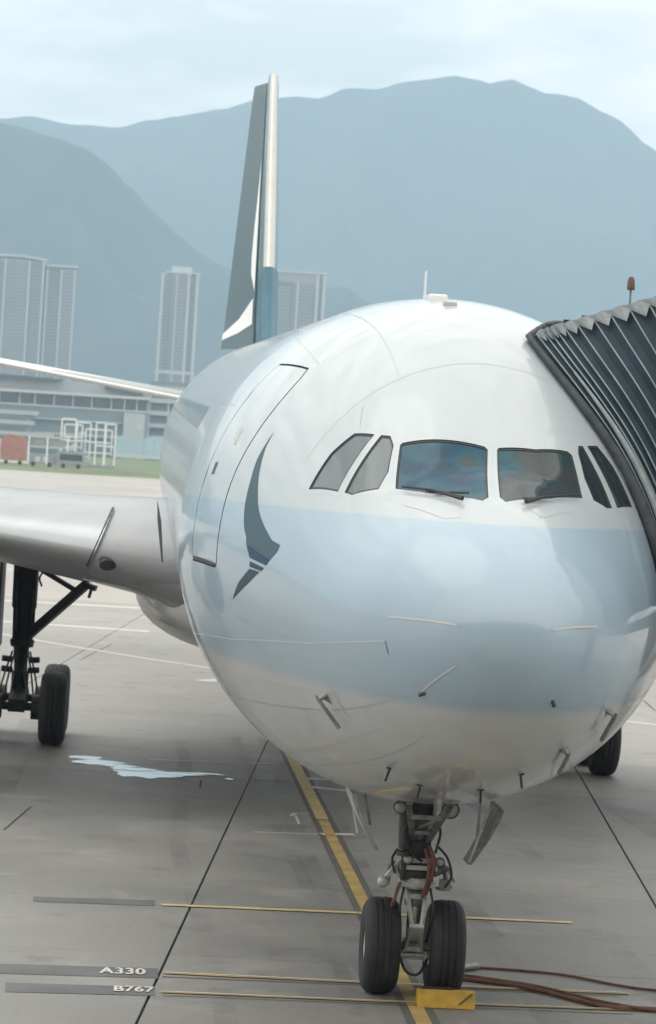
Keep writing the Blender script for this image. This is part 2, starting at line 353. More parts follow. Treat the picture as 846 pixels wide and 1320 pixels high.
# painted markings, 4 mm steps
def strip(name, pts, w, z, m, dash=None):
    L_, R_ = [], []
    for i, p in enumerate(pts):
        a = Vector(pts[max(i-1, 0)]); b = Vector(pts[min(i+1, len(pts)-1)]); t = (b-a).normalized(); n = Vector((-t.y, t.x))
        wi = w[i] if isinstance(w, (list, tuple)) else w
        L_.append(Vector(p)+n*wi/2); R_.append(Vector(p)-n*wi/2)
    b = MB().grid([[(q.x, q.y, z) for q in L_], [(q.x, q.y, z) for q in R_]])
    o = b.build(name, m, apron, fixn=False)
    if o.data.polygons[0].normal.z < 0: o.data.flip_normals()
    return o
strip('lead_in_border', [(0, -8), (0, 33.4)], .36, .004, M['black_line'])
strip('lead_in_line', [(0, -8), (0, 15), (0, 21.6)], .17, .008, M['yellow'])
strip('lead_in_line', [(0, 21.7), (0, 33.4)], .2, .008, M['yellow_pale'])
strip('stop_line', [(-2.70, 7.17), (-.2, 7.2), (2.55, 7.33)], .12, .012, M['yellow'])
strip('stop_line', [(-2.74, 6.02), (-.2, 6.12), (2.72, 6.36)], .10, .012, M['yellow'])
strip('stop_line', [(-2.68, 12.0), (0, 12.17), (2.64, 12.27)], .14, .012, M['yellow_pale'])
strip('stop_line_pale_stripe', [(-2.66, 7.19), (-.2, 7.22), (2.5, 7.35)], .035, .016, M['white_line'])  # paler stripe of the two-tone stop line
strip('stop_line_pale_stripe', [(-2.7, 6.03), (-.2, 6.13), (2.7, 6.37)], .03, .016, M['white_line'])
strip('stop_line_backing', [(-2.72, 6.94), (2.4, 7.16)], .035, .008, M['black_line'])
strip('stop_line_backing', [(-2.72, 5.84), (2.4, 6.1)], .03, .008, M['black_line'])
def panel(pts): return quad('marking_panel', pts, .005, M['dark_panel'], apron)
panel([(-4.9, 7.2), (-2.76, 7.45), (-2.76, 6.84), (-4.9, 6.6)])
panel([(-4.4, 6.13), (-2.8, 6.3), (-2.8, 5.8), (-4.38, 5.6)])
panel([(-4.32, 12.16), (-2.76, 12.36), (-2.76, 11.9), (-4.3, 11.75)])
def ground_text(body, x, y, w, h):
    c = bpy.data.curves.new('stop_bar_text', 'FONT'); c.body = body; c.size = 1; c.extrude = 0; c.offset = .0; c.space_character = 1.05
    o = bpy.data.objects.new('tmp', c); COL.objects.link(o)
    dg = bpy.context.evaluated_depsgraph_get(); me = bpy.data.meshes.new_from_object(o.evaluated_get(dg))
    bpy.data.objects.remove(o)
    xs = [v.co.x for v in me.vertices]; yy = [v.co.y for v in me.vertices]
    for v in me.vertices:
        v.co.x = x+(v.co.x-min(xs))/(max(xs)-min(xs))*w; v.co.y = y+(v.co.y-min(yy))/(max(yy)-min(yy))*h+.1*(v.co.x-x); v.co.z = .013
    bb_ = bmesh.new(); bb_.from_mesh(me)          # heavier strokes: a second, slightly shifted print
    for dx, dy, dz in ((.014, 0, .0005), (.007, .008, .001), (.007, -.008, .0015)):
        g_ = bmesh.ops.duplicate(bb_, geom=[f for f in bb_.faces if f.index < len(me.polygons)] if False else list(bb_.faces)[:len(me.polygons)])
        for v_ in [e for e in g_['geom'] if isinstance(e, bmesh.types.BMVert)]: v_.co += Vector((dx, dy, dz))
    bb_.to_mesh(me); bb_.free()
    me.materials.clear(); me.materials.append(M['white_line'])
    t = bpy.data.objects.new('stop_bar_text', me); COL.objects.link(t); t.parent = apron
ground_text('A330', -3.41, 6.93, .50, .36)
ground_text('B767', -3.24, 5.92, .42, .30)
def curve(pts, n=10):
    """smooth line through points"""
    P_ = [Vector(p) for p in pts]; P_ = [P_[0]*2-P_[1]]+P_+[P_[-1]*2-P_[-2]]; o = []
    for i in range(1, len(P_)-2):
        for k in range(n):
            t = k/n; a, b, c, d = P_[i-1:i+3]
            o.append(.5*((2*b)+(c-a)*t+(2*a-5*b+4*c-d)*t*t+(3*b-a-3*c+d)*t**3))
    return o+[P_[-2]]
strip('taxi_line', curve([(-10, 67), (-5.95, 60.1), (-3.67, 56.6), (-1.45, 53.6), (4, 47.5), (12, 41)]), .22, .006, M['white_line'])
strip('taxi_line', [(-12, 68.2), (-5.84, 67.6), (-2.6, 67.0)], .5, .006, M['white_line'])
strip('taxi_line', [(-12, 79.7), (-2.5, 80)], .6, .006, M['white_line'])
strip('taxi_line', [(-12, 104), (-4, 106)], .5, .006, M['white_line'])
strip('bay_line', [(-2.75, 29.33), (-.31, 29.63)], .12, .006, M['white_line'])
for pts, w in (([(.02, 27.5), (.62, 27.6)], .3), ([(.08, 26.2), (.70, 25.95)], .28), ([(-.14, 19.85), (.39, 20.02)], .22), ([(-1.2, 19.66), (-.2, 19.8)], .07),
               ([(.70, 26.0), (.62, 23.5), (.45, 20.2)], .03), ([(-.5, 21.9), (-.42, 22.3), (-.2, 22.3)], .07), ([(-.42, 22.1), (-.42, 20.9)], .04), ([(-1.3, 49.0), (-.9, 48.7)], .9)):
    strip('bay_mark', pts, w, .007, M['white_line'])
strip('pavement_crack', [(-4.97, 18.38), (-4.67, 21.32)], .03, .004, M['sealant'])
strip('pavement_crack', [(-4.48, 53.55), (-3.7, 60.36)], .03, .004, M['sealant'])
strip('pavement_crack', [(-1.9, 25.2), (-1.86, 26.3)], .03, .004, M['sealant'])
strip('pavement_crack', [(10.25, 50.4), (10.0, 47.3)], .04, .004, M['sealant'])
# rubber marks left by nose wheels, patchy
def scuff():
    m = bpy.data.materials.new('rubber scuff'); m.use_nodes = True; t = m.node_tree; b = t.nodes['Principled BSDF']; o = t.nodes['Material Output']
    b.inputs['Base Color'].default_value = (.045, .042, .04, 1); b.inputs['Roughness'].default_value = .6
    g_ = t.nodes.new('ShaderNodeNewGeometry'); n = t.nodes.new('ShaderNodeTexNoise'); n.inputs['Scale'].default_value = .23; n.inputs['Detail'].default_value = 12; n.inputs['Roughness'].default_value = .72
    r = t.nodes.new('ShaderNodeMapRange'); r.inputs['From Min'].default_value = .45; r.inputs['From Max'].default_value = .75; r.inputs['To Max'].default_value = .32
    tr = t.nodes.new('ShaderNodeBsdfTransparent'); mxs = t.nodes.new('ShaderNodeMixShader')
    t.links.new(g_.outputs['Position'], n.inputs['Vector']); t.links.new(n.outputs['Fac'], r.inputs['Value']); t.links.new(r.outputs[0], mxs.inputs[0])
    t.links.new(tr.outputs[0], mxs.inputs[1]); t.links.new(b.outputs[0], mxs.inputs[2]); t.links.new(mxs.outputs[0], o.inputs['Surface']); return m
M['scuff'] = scuff()
for x_, w_ in ((-.36, .3), (.36, .3), (-.75, .2), (1.5, .35), (-2.2, .25), (2.9, .3), (-5.3, .6), (5.4, .6)):
    strip('tyre_mark', curve([(x_+.25*noise.noise(Vector((x_, k*.4, 0))), -6+6*k, 0) for k in range(8)], 5) and [(v.x, v.y) for v in curve([(x_+.5*noise.noise(Vector((x_*3, k*.37, 0))), -6+6*k, 0) for k in range(8)], 5)], w_, .003, M['scuff'])
# puddle with an uneven outline, its sky reflection painted in as white
def blob(c, rx, ry, seed, n=40):
    return [(c[0]+math.cos(a)*rx*(1+.35*noise.noise(Vector((math.cos(a)*1.6+seed, math.sin(a)*1.6, seed)))+.12*noise.noise(Vector((math.cos(a)*6+seed, math.sin(a)*6, seed)))),
             c[1]+math.sin(a)*ry*(1+.5*noise.noise(Vector((math.cos(a)*1.9, math.sin(a)*1.9+seed, seed))))) for a in [2*math.pi*k/n for k in range(n)]]
sp = MB()
for j, (c, rx, ry) in enumerate((((-3.95, 29.0), .33, .3), ((-3.7, 28.3), .45, .42), ((-3.3, 27.9), .35, .2), ((-2.85, 26.8), .6, .7), ((-2.3, 27.1), .5, .22), ((-1.8, 27.3), .4, .13), ((-3.1, 27.4), .4, .25), ((-4.05, 28.0), .12, .12), ((-1.35, 26.6), .08, .1))):
    p = blob(c, rx, ry, 3.1+j*2.3, 56); sp.add([(x, y, .006+.002*j) for x, y in p], [tuple(range(len(p)))])
sp = sp.build('sky_painted_puddle', M['puddle'], fixn=False); tag(sp, 'puddle with its sky reflection painted white on the apron beside the nose of the jet', 'puddle')

# ------------------------------------------------------------------ fuselage geometry
S_ = [0,.05,.15,.3,.5,.8,1.2,1.6,2,2.5,3,3.6,4.3,5,6,7,8]
W_ = [0,.25,.42,.60,.78,.99,1.23,1.40,1.55,1.71,1.86,2.03,2.22,2.42,2.63,2.77,2.82]
T_ = [4.38,4.61,4.77,4.94,5.10,5.28,5.47,5.64,5.83,6.20,6.56,6.93,7.25,7.45,7.59,7.665,7.70]
B_ = [4.38,4.14,3.96,3.77,3.60,3.39,3.17,3.02,2.90,2.775,2.665,2.55,2.43,2.325,2.18,2.085,2.07]
XQ = [math.sqrt(s) for s in S_]
def pch(s, A):
    x = math.sqrt(min(max(s, 0), 8.0)); n = len(XQ); i = 0
    while i < n-2 and XQ[i+1] <= x: i += 1
    def sl(k):
        if k == 0: return (A[1]-A[0])/(XQ[1]-XQ[0])
        if k == n-1: return 0
        a = (A[k]-A[k-1])/(XQ[k]-XQ[k-1]); b = (A[k+1]-A[k])/(XQ[k+1]-XQ[k])
        return 0 if a*b <= 0 else 2*a*b/(a+b)
    h = XQ[i+1]-XQ[i]; t = (x-XQ[i])/h
    return (2*t**3-3*t*t+1)*A[i]+(t**3-2*t*t+t)*h*sl(i)+(-2*t**3+3*t*t)*A[i+1]+(t**3-t*t)*h*sl(i+1)
Z0, KZ = 4.72, .0212
_c = {}
def sec(s):
    if s in _c: return _c[s]
    zc = Z0+KZ*s
    if s < 8:
        m = min(1, s/7.0); m = m*m*(3-2*m); r = (pch(s, W_), pch(s, T_), pch(s, B_), 4.38*(1-m)+zc*m)
    elif s < 40: r = (2.82, zc+2.82, zc-2.82, zc)
    else:
        u = (s-40)/23.5; t = zc+2.82-1.0*u**2.2; b0 = Z0+KZ*40-2.82
        b = b0+(Z0+KZ*63.5+1.0-b0)*u**1.35; w = 2.82*(1-u**1.9)+.25*u**1.9; r = (w, t, b, (t+b)/2)
    _c[s] = r; return r
def surf(s, deg, off=0):
    th = R(deg); w, t, b, zm = sec(s); c = math.cos(th)
    p = Vector((w*math.sin(th), s, zm+((t-zm) if c > 0 else (zm-b))*c))
    if off: p = p + nrm(s, deg)*off
    return p
def nrm(s, deg):
    e = .01; a = surf(s+e, deg)-surf(max(s-e, .0005), deg); b = surf(s, deg+.5)-surf(s, deg-.5)
    n = a.cross(b).normalized(); c = surf(s, deg)-Vector((0, s, sec(s)[3]))
    return n if n.dot(c) > 0 or n.y < -.9 else -n

WINDOWS = {
 'WS_L': [(2.538,-28.73),(2.276,-2.43),(2.239,-1.5),(1.421,-4.59),(1.352,-7.5),(1.614,-22.78),(2.022,-35.88),(2.523,-29.66)],
 'WS_R': [(2.272,2.21),(2.346,14.67),(2.511,26.25),(2.492,27.87),(1.991,33.24),(1.569,17.45),(1.337,1.9),(1.427,-.08),(2.246,1.64)],
 'SR_A': [(2.683,29.93),(2.727,31.48),(2.223,46.14),(2.148,44.16),(2.088,37.96),(2.291,33.23),(2.572,30.12)],
 'SR_B': [(2.779,33.19),(2.907,36.79),(2.837,44.13),(2.633,54.94),(2.311,48.52)],
 'SL_B': [(3.065,-41.71),(2.849,-36.26),(2.57,-54.72),(3.073,-62.11),(3.117,-50.71)],
 'SL_A': [(2.783,-34.38),(2.704,-31.73),(2.564,-31.64),(2.282,-36.02),(2.155,-41.51),(2.351,-50.93),(2.468,-52.85)]}
KD = .035                                   # degrees -> metres-like parameter
def dens(poly, step=.05):
    """subdivide polygon edges in parameter space (s, deg*KD)"""
    o = []
    for i, a in enumerate(poly):
        b = poly[(i+1) % len(poly)]; d = math.hypot(b[0]-a[0], (b[1]-a[1])*KD); n = max(1, int(d/step))
        o += [(a[0]+(b[0]-a[0])*k/n, a[1]+(b[1]-a[1])*k/n) for k in range(n)]
    return o
def area(p): return .5*sum(p[i][0]*p[(i+1)%len(p)][1]-p[(i+1)%len(p)][0]*p[i][1] for i in range(len(p)))
def inset(poly, d):
    """move polygon edges inward by d (metres) in parameter space"""
    q = [Vector((a, b*KD)) for a, b in poly]; n = len(q); sg = 1 if area([(v.x, v.y) for v in q]) > 0 else -1; o = []
    for i in range(n):
        a, b, c = q[i-1], q[i], q[(i+1) % n]; e1 = (b-a).normalized(); e2 = (c-b).normalized()
        n1 = Vector((-e1.y, e1.x))*sg; n2 = Vector((-e2.y, e2.x))*sg; m = (n1+n2).normalized(); k = d/max(.35, m.dot(n1))
        r = b+m*k; o.append((r.x, r.y/KD))
    return o
def pip(p, poly):
    x, y = p; r = False; j = len(poly)-1
    for i in range(len(poly)):
        a, b = poly[i], poly[j]
        if (a[1] > y) != (b[1] > y) and x < (b[0]-a[0])*(y-a[1])/(b[1]-a[1])+a[0]: r = not r
        j = i
    return r
def patch(poly, off=0, step=.05, holes=(), grid=None, bounds=None):
    """triangulated patch of the hull inside poly (param), returns MB"""
    pts = []; edges = []
    def loop(pl):
        o = len(pts); pts.extend(Vector((a, b*KD)) for a, b in pl); edges.extend((o+i, o+(i+1) % len(pl)) for i in range(len(pl)))
    if poly: loop(dens(poly, step))
    hs = [dens(h, step) for h in holes]
    for h in hs: loop(h)
    allp = list(pts)
    ref = poly or bounds
    s0, s1 = min(p[0] for p in ref), max(p[0] for p in ref); d0, d1 = min(p[1] for p in ref), max(p[1] for p in ref)
    gs, gd = grid or (step, step/KD)
    ns, nd = max(1, round((s1-s0)/gs)), max(1, round((d1-d0)/gd))
    cells = {}
    for v in allp: cells.setdefault((int(v.x/.1), int(v.y/.1)), []).append(v)
    for i in range(ns+1):
        for j in range(nd+1):
            a, b = s0+(s1-s0)*i/ns, d0+(d1-d0)*j/nd; v = Vector((a, b*KD))
            if poly and not pip((a, b), poly): continue
            if any(pip((a, b), h) for h in holes): continue
            cx_, cy_ = int(v.x/.1), int(v.y/.1); near = False
            for x in (-1, 0, 1):
                for y in (-1, 0, 1):
                    if any((w_-v).length < step*.45 for w_ in cells.get((cx_+x, cy_+y), ())): near = True
            if not near: pts.append(v)
    vo, _, fo, *_ = delaunay_2d_cdt(pts, edges, [], 0, 1e-6)
    b = MB(); b.v = [tuple(surf(v.x, v.y/KD, off)) for v in vo]; b.prm = [(v.x, v.y/KD) for v in vo]
    for f in fo:
        c = sum((vo[i] for i in f), Vector((0, 0)))/len(f); c = (c.x, c.y/KD)
        if poly and not pip(c, poly): continue
        if any(pip(c, h) for h in holes): continue
        b.f.append(tuple(f))
    return b
DOOR = [(6.14,-44.6),(6.21,-47),(6.27,-62),(6.30,-72),(6.33,-92.5),(6.28,-94.4),(5.18,-93.3),(5.12,-92),(5.12,-80),(5.08,-71),(4.96,-60),(4.90,-52),(4.90,-45.5),(4.97,-42.2)]
def sm(pts, n=4): return [(v.x, v.y) for v in curve([(a, b, 0) for a, b in pts], n)]
DOOR = DOOR[:1]+sm(DOOR[1:5], 3)+[DOOR[5]]+[DOOR[6]]+sm(DOOR[7:13], 3)+[DOOR[13]]
BAY = [(6.35,-170),(6.35,-190),(7.85,-190),(7.85,-170)]
airliner = empty('airliner', (0, 6.67, 0), 'large white passenger jet with pale blue lower body parked nose on at the stand', 'airliner')
# hull: nose cap grid, forward section triangulated round its openings, barrel and tail grid
NA = 120; D0, D1 = -270., 90.
def ring(s): return [surf(s, D0+(D1-D0)*k/NA) for k in range(NA+1)]
cap_s = [1.0*(k/16)**2.0 for k in range(1, 17)]
hb = MB(); hb.grid([[surf(0, D0+(D1-D0)*k/NA) for k in range(NA+1)]]+[ring(s) for s in cap_s])
fwd = patch(None, 0, .05, holes=list(WINDOWS.values())+[DOOR, BAY], grid=(.1, 3.0), bounds=[(1.0, D0), (8.0, D1)])
hb.add(fwd.v, fwd.f)
aft = [8+4*k for k in range(9)]+[42, 44, 46, 48, 50, 52, 54, 56, 58, 60, 61.5, 62.7, 63.2]
hb.grid([ring(s) for s in aft])
hb.add([tuple(p) for p in ring(63.2)[:-1]], [tuple(range(NA))])
fus = hb.build('fuselage', M['skin'], airliner, fixn=False)
b = bmesh.new(); b.from_mesh(fus.data); bmesh.ops.remove_doubles(b, verts=b.verts, dist=.0006); bmesh.ops.recalc_face_normals(b, faces=b.faces); b.to_mesh(fus.data); b.free(); fus.data.shade_smooth()
# dark lining behind the openings
def hullpart(name, poly, off, m, parent, step=.06, smooth=True, holes=()):
    pb = patch(poly, off, step, holes=holes); prm = pb.prm
    o = pb.build(name, m, parent, smooth=180)
    ns = [nrm(max(a, .01), d) for a, d in prm]
    if len(ns) == len(o.data.vertices):
        po = o.data.polygons[0]
        if po.normal.dot(ns[po.vertices[0]]) < 0: o.data.flip_normals()
        o.data.normals_split_custom_set_from_vertices(ns)
    return o
def rimwall(poly, o0, o1, b=None, step=.05):
    b = b or MB(); p = dens(poly, step); n = len(p)
    vs = [surf(a, d, o0) for a, d in p]+[surf(a, d, o1) for a, d in p]
    return b.add(vs, [(i, (i+1) % n, (i+1) % n+n, i+n) for i in range(n)])
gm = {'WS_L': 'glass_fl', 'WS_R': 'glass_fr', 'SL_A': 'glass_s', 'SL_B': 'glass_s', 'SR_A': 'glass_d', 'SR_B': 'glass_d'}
for k, poly in WINDOWS.items():
    inn = inset(poly, .021)
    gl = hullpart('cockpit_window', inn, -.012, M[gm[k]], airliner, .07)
    # gasket: flat ring just below skin level and the wall down to the glass
    rb = patch(poly, -.006, .05, holes=[inn]); rimwall(poly, .0015, -.006, rb); rimwall(inn, -.006, -.014, rb)
    rb.build('window_gasket', M['gasket'], gl)
# cockpit interior
ci = MB(); ci.box(-1.0, 1.0, 3.6, 3.65, 4.6, 6.4); ci.build('cockpit_bulkhead', M['tan'], airliner)
MB().box(-1.2, 1.2, 2.0, 3.6, 4.55, 4.6).build('cockpit_floor', M['interior'], airliner)
gs_ = MB(); gs_.prism([(-.85, 4.6), (.85, 4.6), (.85, 5.40), (.7, 5.45), (-.7, 5.45), (-.85, 5.40)], 2.15, 2.45); gs_.build('glareshield', M['interior'], airliner)
for x in (-.58, .58):
    st = MB().box(x-.27, x+.27, 2.85, 3.0, 4.6, 5.75).box(x-.27, x+.27, 2.5, 2.9, 4.6, 5.1).box(x-.15, x+.15, 2.86, 2.98, 5.78, 6.0)
    st.build('pilot_seat', M['seat'], airliner, bevel=.02)
hullpart('sunshade', [(1.47,-5.5),(1.95,-3.2),(2.08,-8),(2.16,-17),(2.0,-25),(2.05,-34),(1.66,-24),(1.45,-10)], -.11, M['cloth'], airliner, .09)
hullpart('sunshade', [(1.5,1.2),(1.92,2.0),(1.88,7.5),(1.75,11),(1.66,16),(1.5,12)], -.11, M['cloth'], airliner, .09)
hullpart('cockpit_trim', [(2.15,-4),(2.27,-4),(2.48,-27),(2.36,-29),(2.28,-16)], -.2, M['tan'], airliner, .1)
hullpart('cockpit_trim', [(1.75,14),(2.2,11),(2.3,18),(2.1,26),(1.85,26)], -.2, M['tan'], airliner, .1)
# starboard forward door, set in a dark gap
dr = hullpart('cabin_door', inset(DOOR, .022), .002, M['skin'], airliner, .12)
MB_ = rimwall(inset(DOOR, .022), .002, -.03); MB_.build('door_edge', M['gap'], dr)
rimwall(inset(DOOR, .004), -.001, -.03).build('door_edge', M['gap'], dr)
hullpart('door_gap', inset(DOOR, -.02), -.02, M['gap'], airliner, .15)
hullpart('door_handle', [(6.02,-71.4),(6.02,-74.2),(5.90,-73.9),(5.90,-71.1)], .006, M['gap'], dr, .05)
hullpart('door_window', [(5.66,-62),(5.66,-66),(5.52,-66),(5.52,-62)], .004, M['pale_steel'], dr, .05)
hullpart('door_sill', [(6.24,-93.1),(6.24,-94.0),(5.20,-92.9),(5.20,-92.1)], .007, M['dark_steel'], dr, .08)
# emblem: a long curved brush stroke
def sub(poly, f): return poly
EMB = [(4.549,-58.72),(4.533,-63.29),(4.394,-68.94),(4.224,-73.06),(4.057,-75.89),(3.796,-78.13),(3.49,-79.94),(3.245,-79.61),(3.27,-81.4),(3.427,-84.4),(4.232,-84.21),(4.25,-83.0),(4.38,-80.92),(4.491,-76.76),(4.551,-71.58),(4.606,-66.2),(4.575,-61.47)]
EMB = sm(EMB[:7])+EMB[7:11]+sm(EMB[11:]+EMB[:1])[:-1]
em = hullpart('brushstroke_emblem', EMB, .003, M['emblem'], airliner, .06)
hullpart('emblem_stripe', [(4.225,-84.3),(3.43,-84.48),(3.538,-86.5),(4.06,-86.9)], .003, M['emblem_navy'], em, .05)
hullpart('emblem_stripe', [(4.045,-87.6),(3.58,-87.3),(3.66,-88.4),(4.04,-88.9)], .003, M['emblem_navy'], em, .05)
hullpart('emblem_tip', [(4.037,-89.3),(3.72,-88.8),(4.039,-92.91),(4.602,-99.29),(4.382,-94.23)], .003, M['emblem_tip'], em, .05)
# ribbons on the hull (radome strips, seams, panel lines)
def ribbon(name, pts, w, off, m, parent=airliner):
    q = []
    for i in range(len(pts)-1):
        n = max(1, int(math.hypot(pts[i+1][0]-pts[i][0], (pts[i+1][1]-pts[i][1])*KD)/.07))
        q += [(pts[i][0]+(pts[i+1][0]-pts[i][0])*k/n, pts[i][1]+(pts[i+1][1]-pts[i][1])*k/n) for k in range(n)]
    q.append(pts[-1]); P_ = [surf(a, d, off) for a, d in q]; N_ = [nrm(a, d) for a, d in q]; rows = [[], []]
    for i, p in enumerate(P_):
        t = (P_[min(i+1, len(P_)-1)]-P_[max(i-1, 0)]).normalized(); s = t.cross(N_[i]).normalized()*w/2
        rows[0].append(p+s); rows[1].append(p-s)
    return MB().grid(rows).build(name, m, parent)
for pts in ([(.842,-87.0),(.182,-82.3)], [(.706,-131),(.238,-123.7)], [(.119,78.5),(.582,83.4)]):
    ribbon('diverter_strip', pts, .018, .005, M['tower_lt'])
ribbon('skin_seam', [(8.5,-115),(7.56,-113),(4.89,-110.3),(2.32,-104.2),(.869,-99.4)], .012, .003, M['tower_lt'])
ribbon('skin_seam', [(.869,-99.4),(.857,-106)], .012, .003, M['gap'])
ribbon('skin_seam', [(9.2,-33),(4.9,-40)], .014, .003, M['fair'])
for pts in ([(1.70,-36.7),(1.15,-26.1),(1.095,-19.3),(1.335,-16.6)], [(1.277,10.8),(1.161,17.8),(1.555,29.2)], [(3.35,-36.5),(3.1,-39.5)]):
    ribbon('panel_line', pts, .007, .003, M['fair'])
# skin joints: radome ring, frames and lap joints
def joint(pts, w=.0045): ribbon('skin_joint', pts, w, .0025, M['skin_line'])
for s_ in (6.7, 7.75, 9.3, 11.2): joint([(s_, d) for d in range(-200, 91, 8)])
for d_, a_, c_ in ((-24, 3.4, 30), (24, 3.4, 8), (-58, 6.5, 30), (-104, 2.2, 4.6), (-128, 1.1, 14), (-150, 1.1, 9), (152, 1.1, 9), (118, 1.1, 9)):
    joint([(a_+(c_-a_)*k/12, d_) for k in range(13)], .005)
joint([(3.45, d) for d in range(-58, 52, 5)])
# rows of fasteners round the windshield frame, joined: far too small to pick apart
fb_ = MB()
for k_, poly in WINDOWS.items():
    o_ = inset(poly, -.055)
    for a, d in dens(o_, .075):
        c_ = surf(a, d, .002); n_ = nrm(a, d); u_ = n_.cross(Vector((0, 0, 1))).normalized(); v_ = n_.cross(u_)
        fb_.add([c_+(u_*math.cos(q)+v_*math.sin(q))*.0065 for q in [math.pi/3*j for j in range(6)]], [(0, 1, 2, 3, 4, 5)])
o_ = fb_.build('window_fasteners', M['skin_line'], airliner, fixn=False); o_['kind'] = 'stuff'
# passenger windows, both sides
for sgn in (-1, 1):
    for k in range(60):
        s = 12.2+.533*k
        if 39.9 < s: continue
        dg = math.degrees(math.acos(min(1, (5.98+KZ*s-Z0-KZ*s)/2.82)))*sgn
        dd = 3.4
        poly = [(s-.115, dg-dd*.7), (s-.08, dg-dd), (s+.08, dg-dd), (s+.115, dg-dd*.7), (s+.115, dg+dd*.7), (s+.08, dg+dd), (s-.08, dg+dd), (s-.115, dg+dd*.7)]
        vs = [surf(a, d, .004) for a, d in poly]
        if k == 0 or sgn*0: pass
        MB().add(vs, [tuple(range(8))]).build('cabin_window', M['glass_d'], airliner, fixn=False)
# wipers
def hullpath(pts, off): return [surf(a, d, off) for a, d in pts]
MB().tube(hullpath([(1.932,-33.4),(1.654,-24.2),(1.357,-15.4)], .045), [.012, .014, .024], 6).tube(hullpath([(1.70,-27),(1.48,-12)], .03), .011, 5).build('wiper', M['gasket'], airliner)
MB().tube(hullpath([(1.316,9.9),(1.527,17.5),(1.937,31.4)], .045), [.024, .014, .012], 6).tube(hullpath([(1.40,9),(1.62,21)], .03), .011, 5).build('wiper', M['gasket'], airliner)
# probes and vanes
def probe(p0, p1, r=.018, off=.09):
    a, b = surf(*p0), surf(*p1); n = nrm(*p0)
    bb = MB().tube([a-n*.01, a+n*off], [.03, .018], 8).tube([a+n*off+(a-b)*.15, a+n*off, b+n*off*.9], [.010, r, r*1.15], 8)
    bb.add([a+n*.004+v for v in ((b-a)*.0+Vector((.05,0,.02)), (b-a)*.35, Vector((-.04,0,-.03)))], [(0,1,2)])
    bb.build('pitot_probe', M['steel'], airliner, smooth=40)
probe((2.385,-122.4), (2.391,-134), .018, .09); probe((1.503,123.9), (1.911,133.8), .02, .09); probe((1.475,146.6), (2.259,151), .02, .08)
for c, l in (((2.696,-155.4), .05), ((3.0,-167.5), .05), ((2.756,174.9), .05), ((1.909,164), .05)):
    a = surf(*c); n = nrm(*c)
    MB().bar(a-Vector((l, 0, 0))*.7, a+Vector((l, 0, 0))*.7, .016).bar(a-n*.01, a+n*(l+.04)+Vector((0, .05, -.05)), .022).build('drain_vane', M['dark_steel'], airliner)
for c in ((.66,-131.5), (.46,142)) :
    a = surf(*c); n = nrm(*c); t = Vector((1, 0, .45)) if c[1] < 0 else Vector((.5, 0, -1))
    MB().tube([a-t.normalized()*.04+n*.01, a+t.normalized()*.04+n*.01], .018, 8).build('static_port', M['dark_steel'], airliner)
# aerials on the crown
p = surf(8.6, -2.6)
MB().prism([(p.x-.009, p.z-.02), (p.x+.009, p.z-.02), (p.x+.003, p.z+.34), (p.x-.003, p.z+.34)], 8.5, 8.7).build('blade_aerial', M['white'], airliner)
q = surf(6.3, -4.6, .0); MB().box(q.x-.1, q.x+.1, 6.1, 6.8, q.z-.04, q.z+.05).build('crown_fairing', M['white'], airliner, bevel=.02)
q = surf(5.4, -3.7, .0); MB().box(q.x-.07, q.x+.07, 5.3, 5.5, q.z-.03, q.z+.03).build('crown_fairing', M['fair'], airliner, bevel=.01)

# ------------------------------------------------------------------ wing-body fairing
rings = []
for k in range(25):
    u = k/24; s = 20.2+18*u; bl = math.sin(math.pi*min(1, u*1.0))**.55 if 0 < u < 1 else 0
    w = 2.1+1.12*bl; zc = Z0+KZ*s; zb = zc-2.35-.72*bl; zt = zc-1.0-.1*bl; c = (zt+zb)/2; h = (zt-zb)/2
    rings.append([(w*math.copysign(abs(math.cos(a))**.75, math.cos(a)), s, c+h*math.copysign(abs(math.sin(a))**.85, math.sin(a))) for a in [2*math.pi*j/40 for j in range(40)]])
MB().loft(rings).build('belly_fairing', M['fair'], airliner, smooth=60)

# ------------------------------------------------------------------ wings
def airfoil(c, t, n=22, droop=0):
    """closed loop, chordwise x 0..c (LE first), z thickness; blunt nosed"""
    up_, lo = [], []
    for i in range(n+1):
        x = (1-math.cos(math.pi*i/n))/2
        y = 5*t*(.2969*math.sqrt(x)-.126*x-.3516*x*x+.2843*x**3-.1036*x**4)
        cam_ = droop*(1-x)**3
        up_.append((x*c, (y+.012*math.sin(math.pi*x)-cam_)*c)); lo.append((x*c, (-y+.012*math.sin(math.pi*x)-cam_)*c))
    return lo[::-1]+up_[1:]
WST = [  # lateral, LE s, chord, LE z, t/c
 (2.55, 20.2, 11.2, 4.05, .150), (2.95, 20.45, 10.9, 4.06, .148), (4.0, 21.1, 10.2, 4.15, .138), (5.5, 22.05, 9.3, 4.28, .13), (9.4, 24.5, 7.2, 4.62, .117), (15, 28.2, 5.6, 5.1, .11), (22, 32.8, 4.0, 5.75, .10), (29.2, 37.6, 2.4, 6.4, .10)]
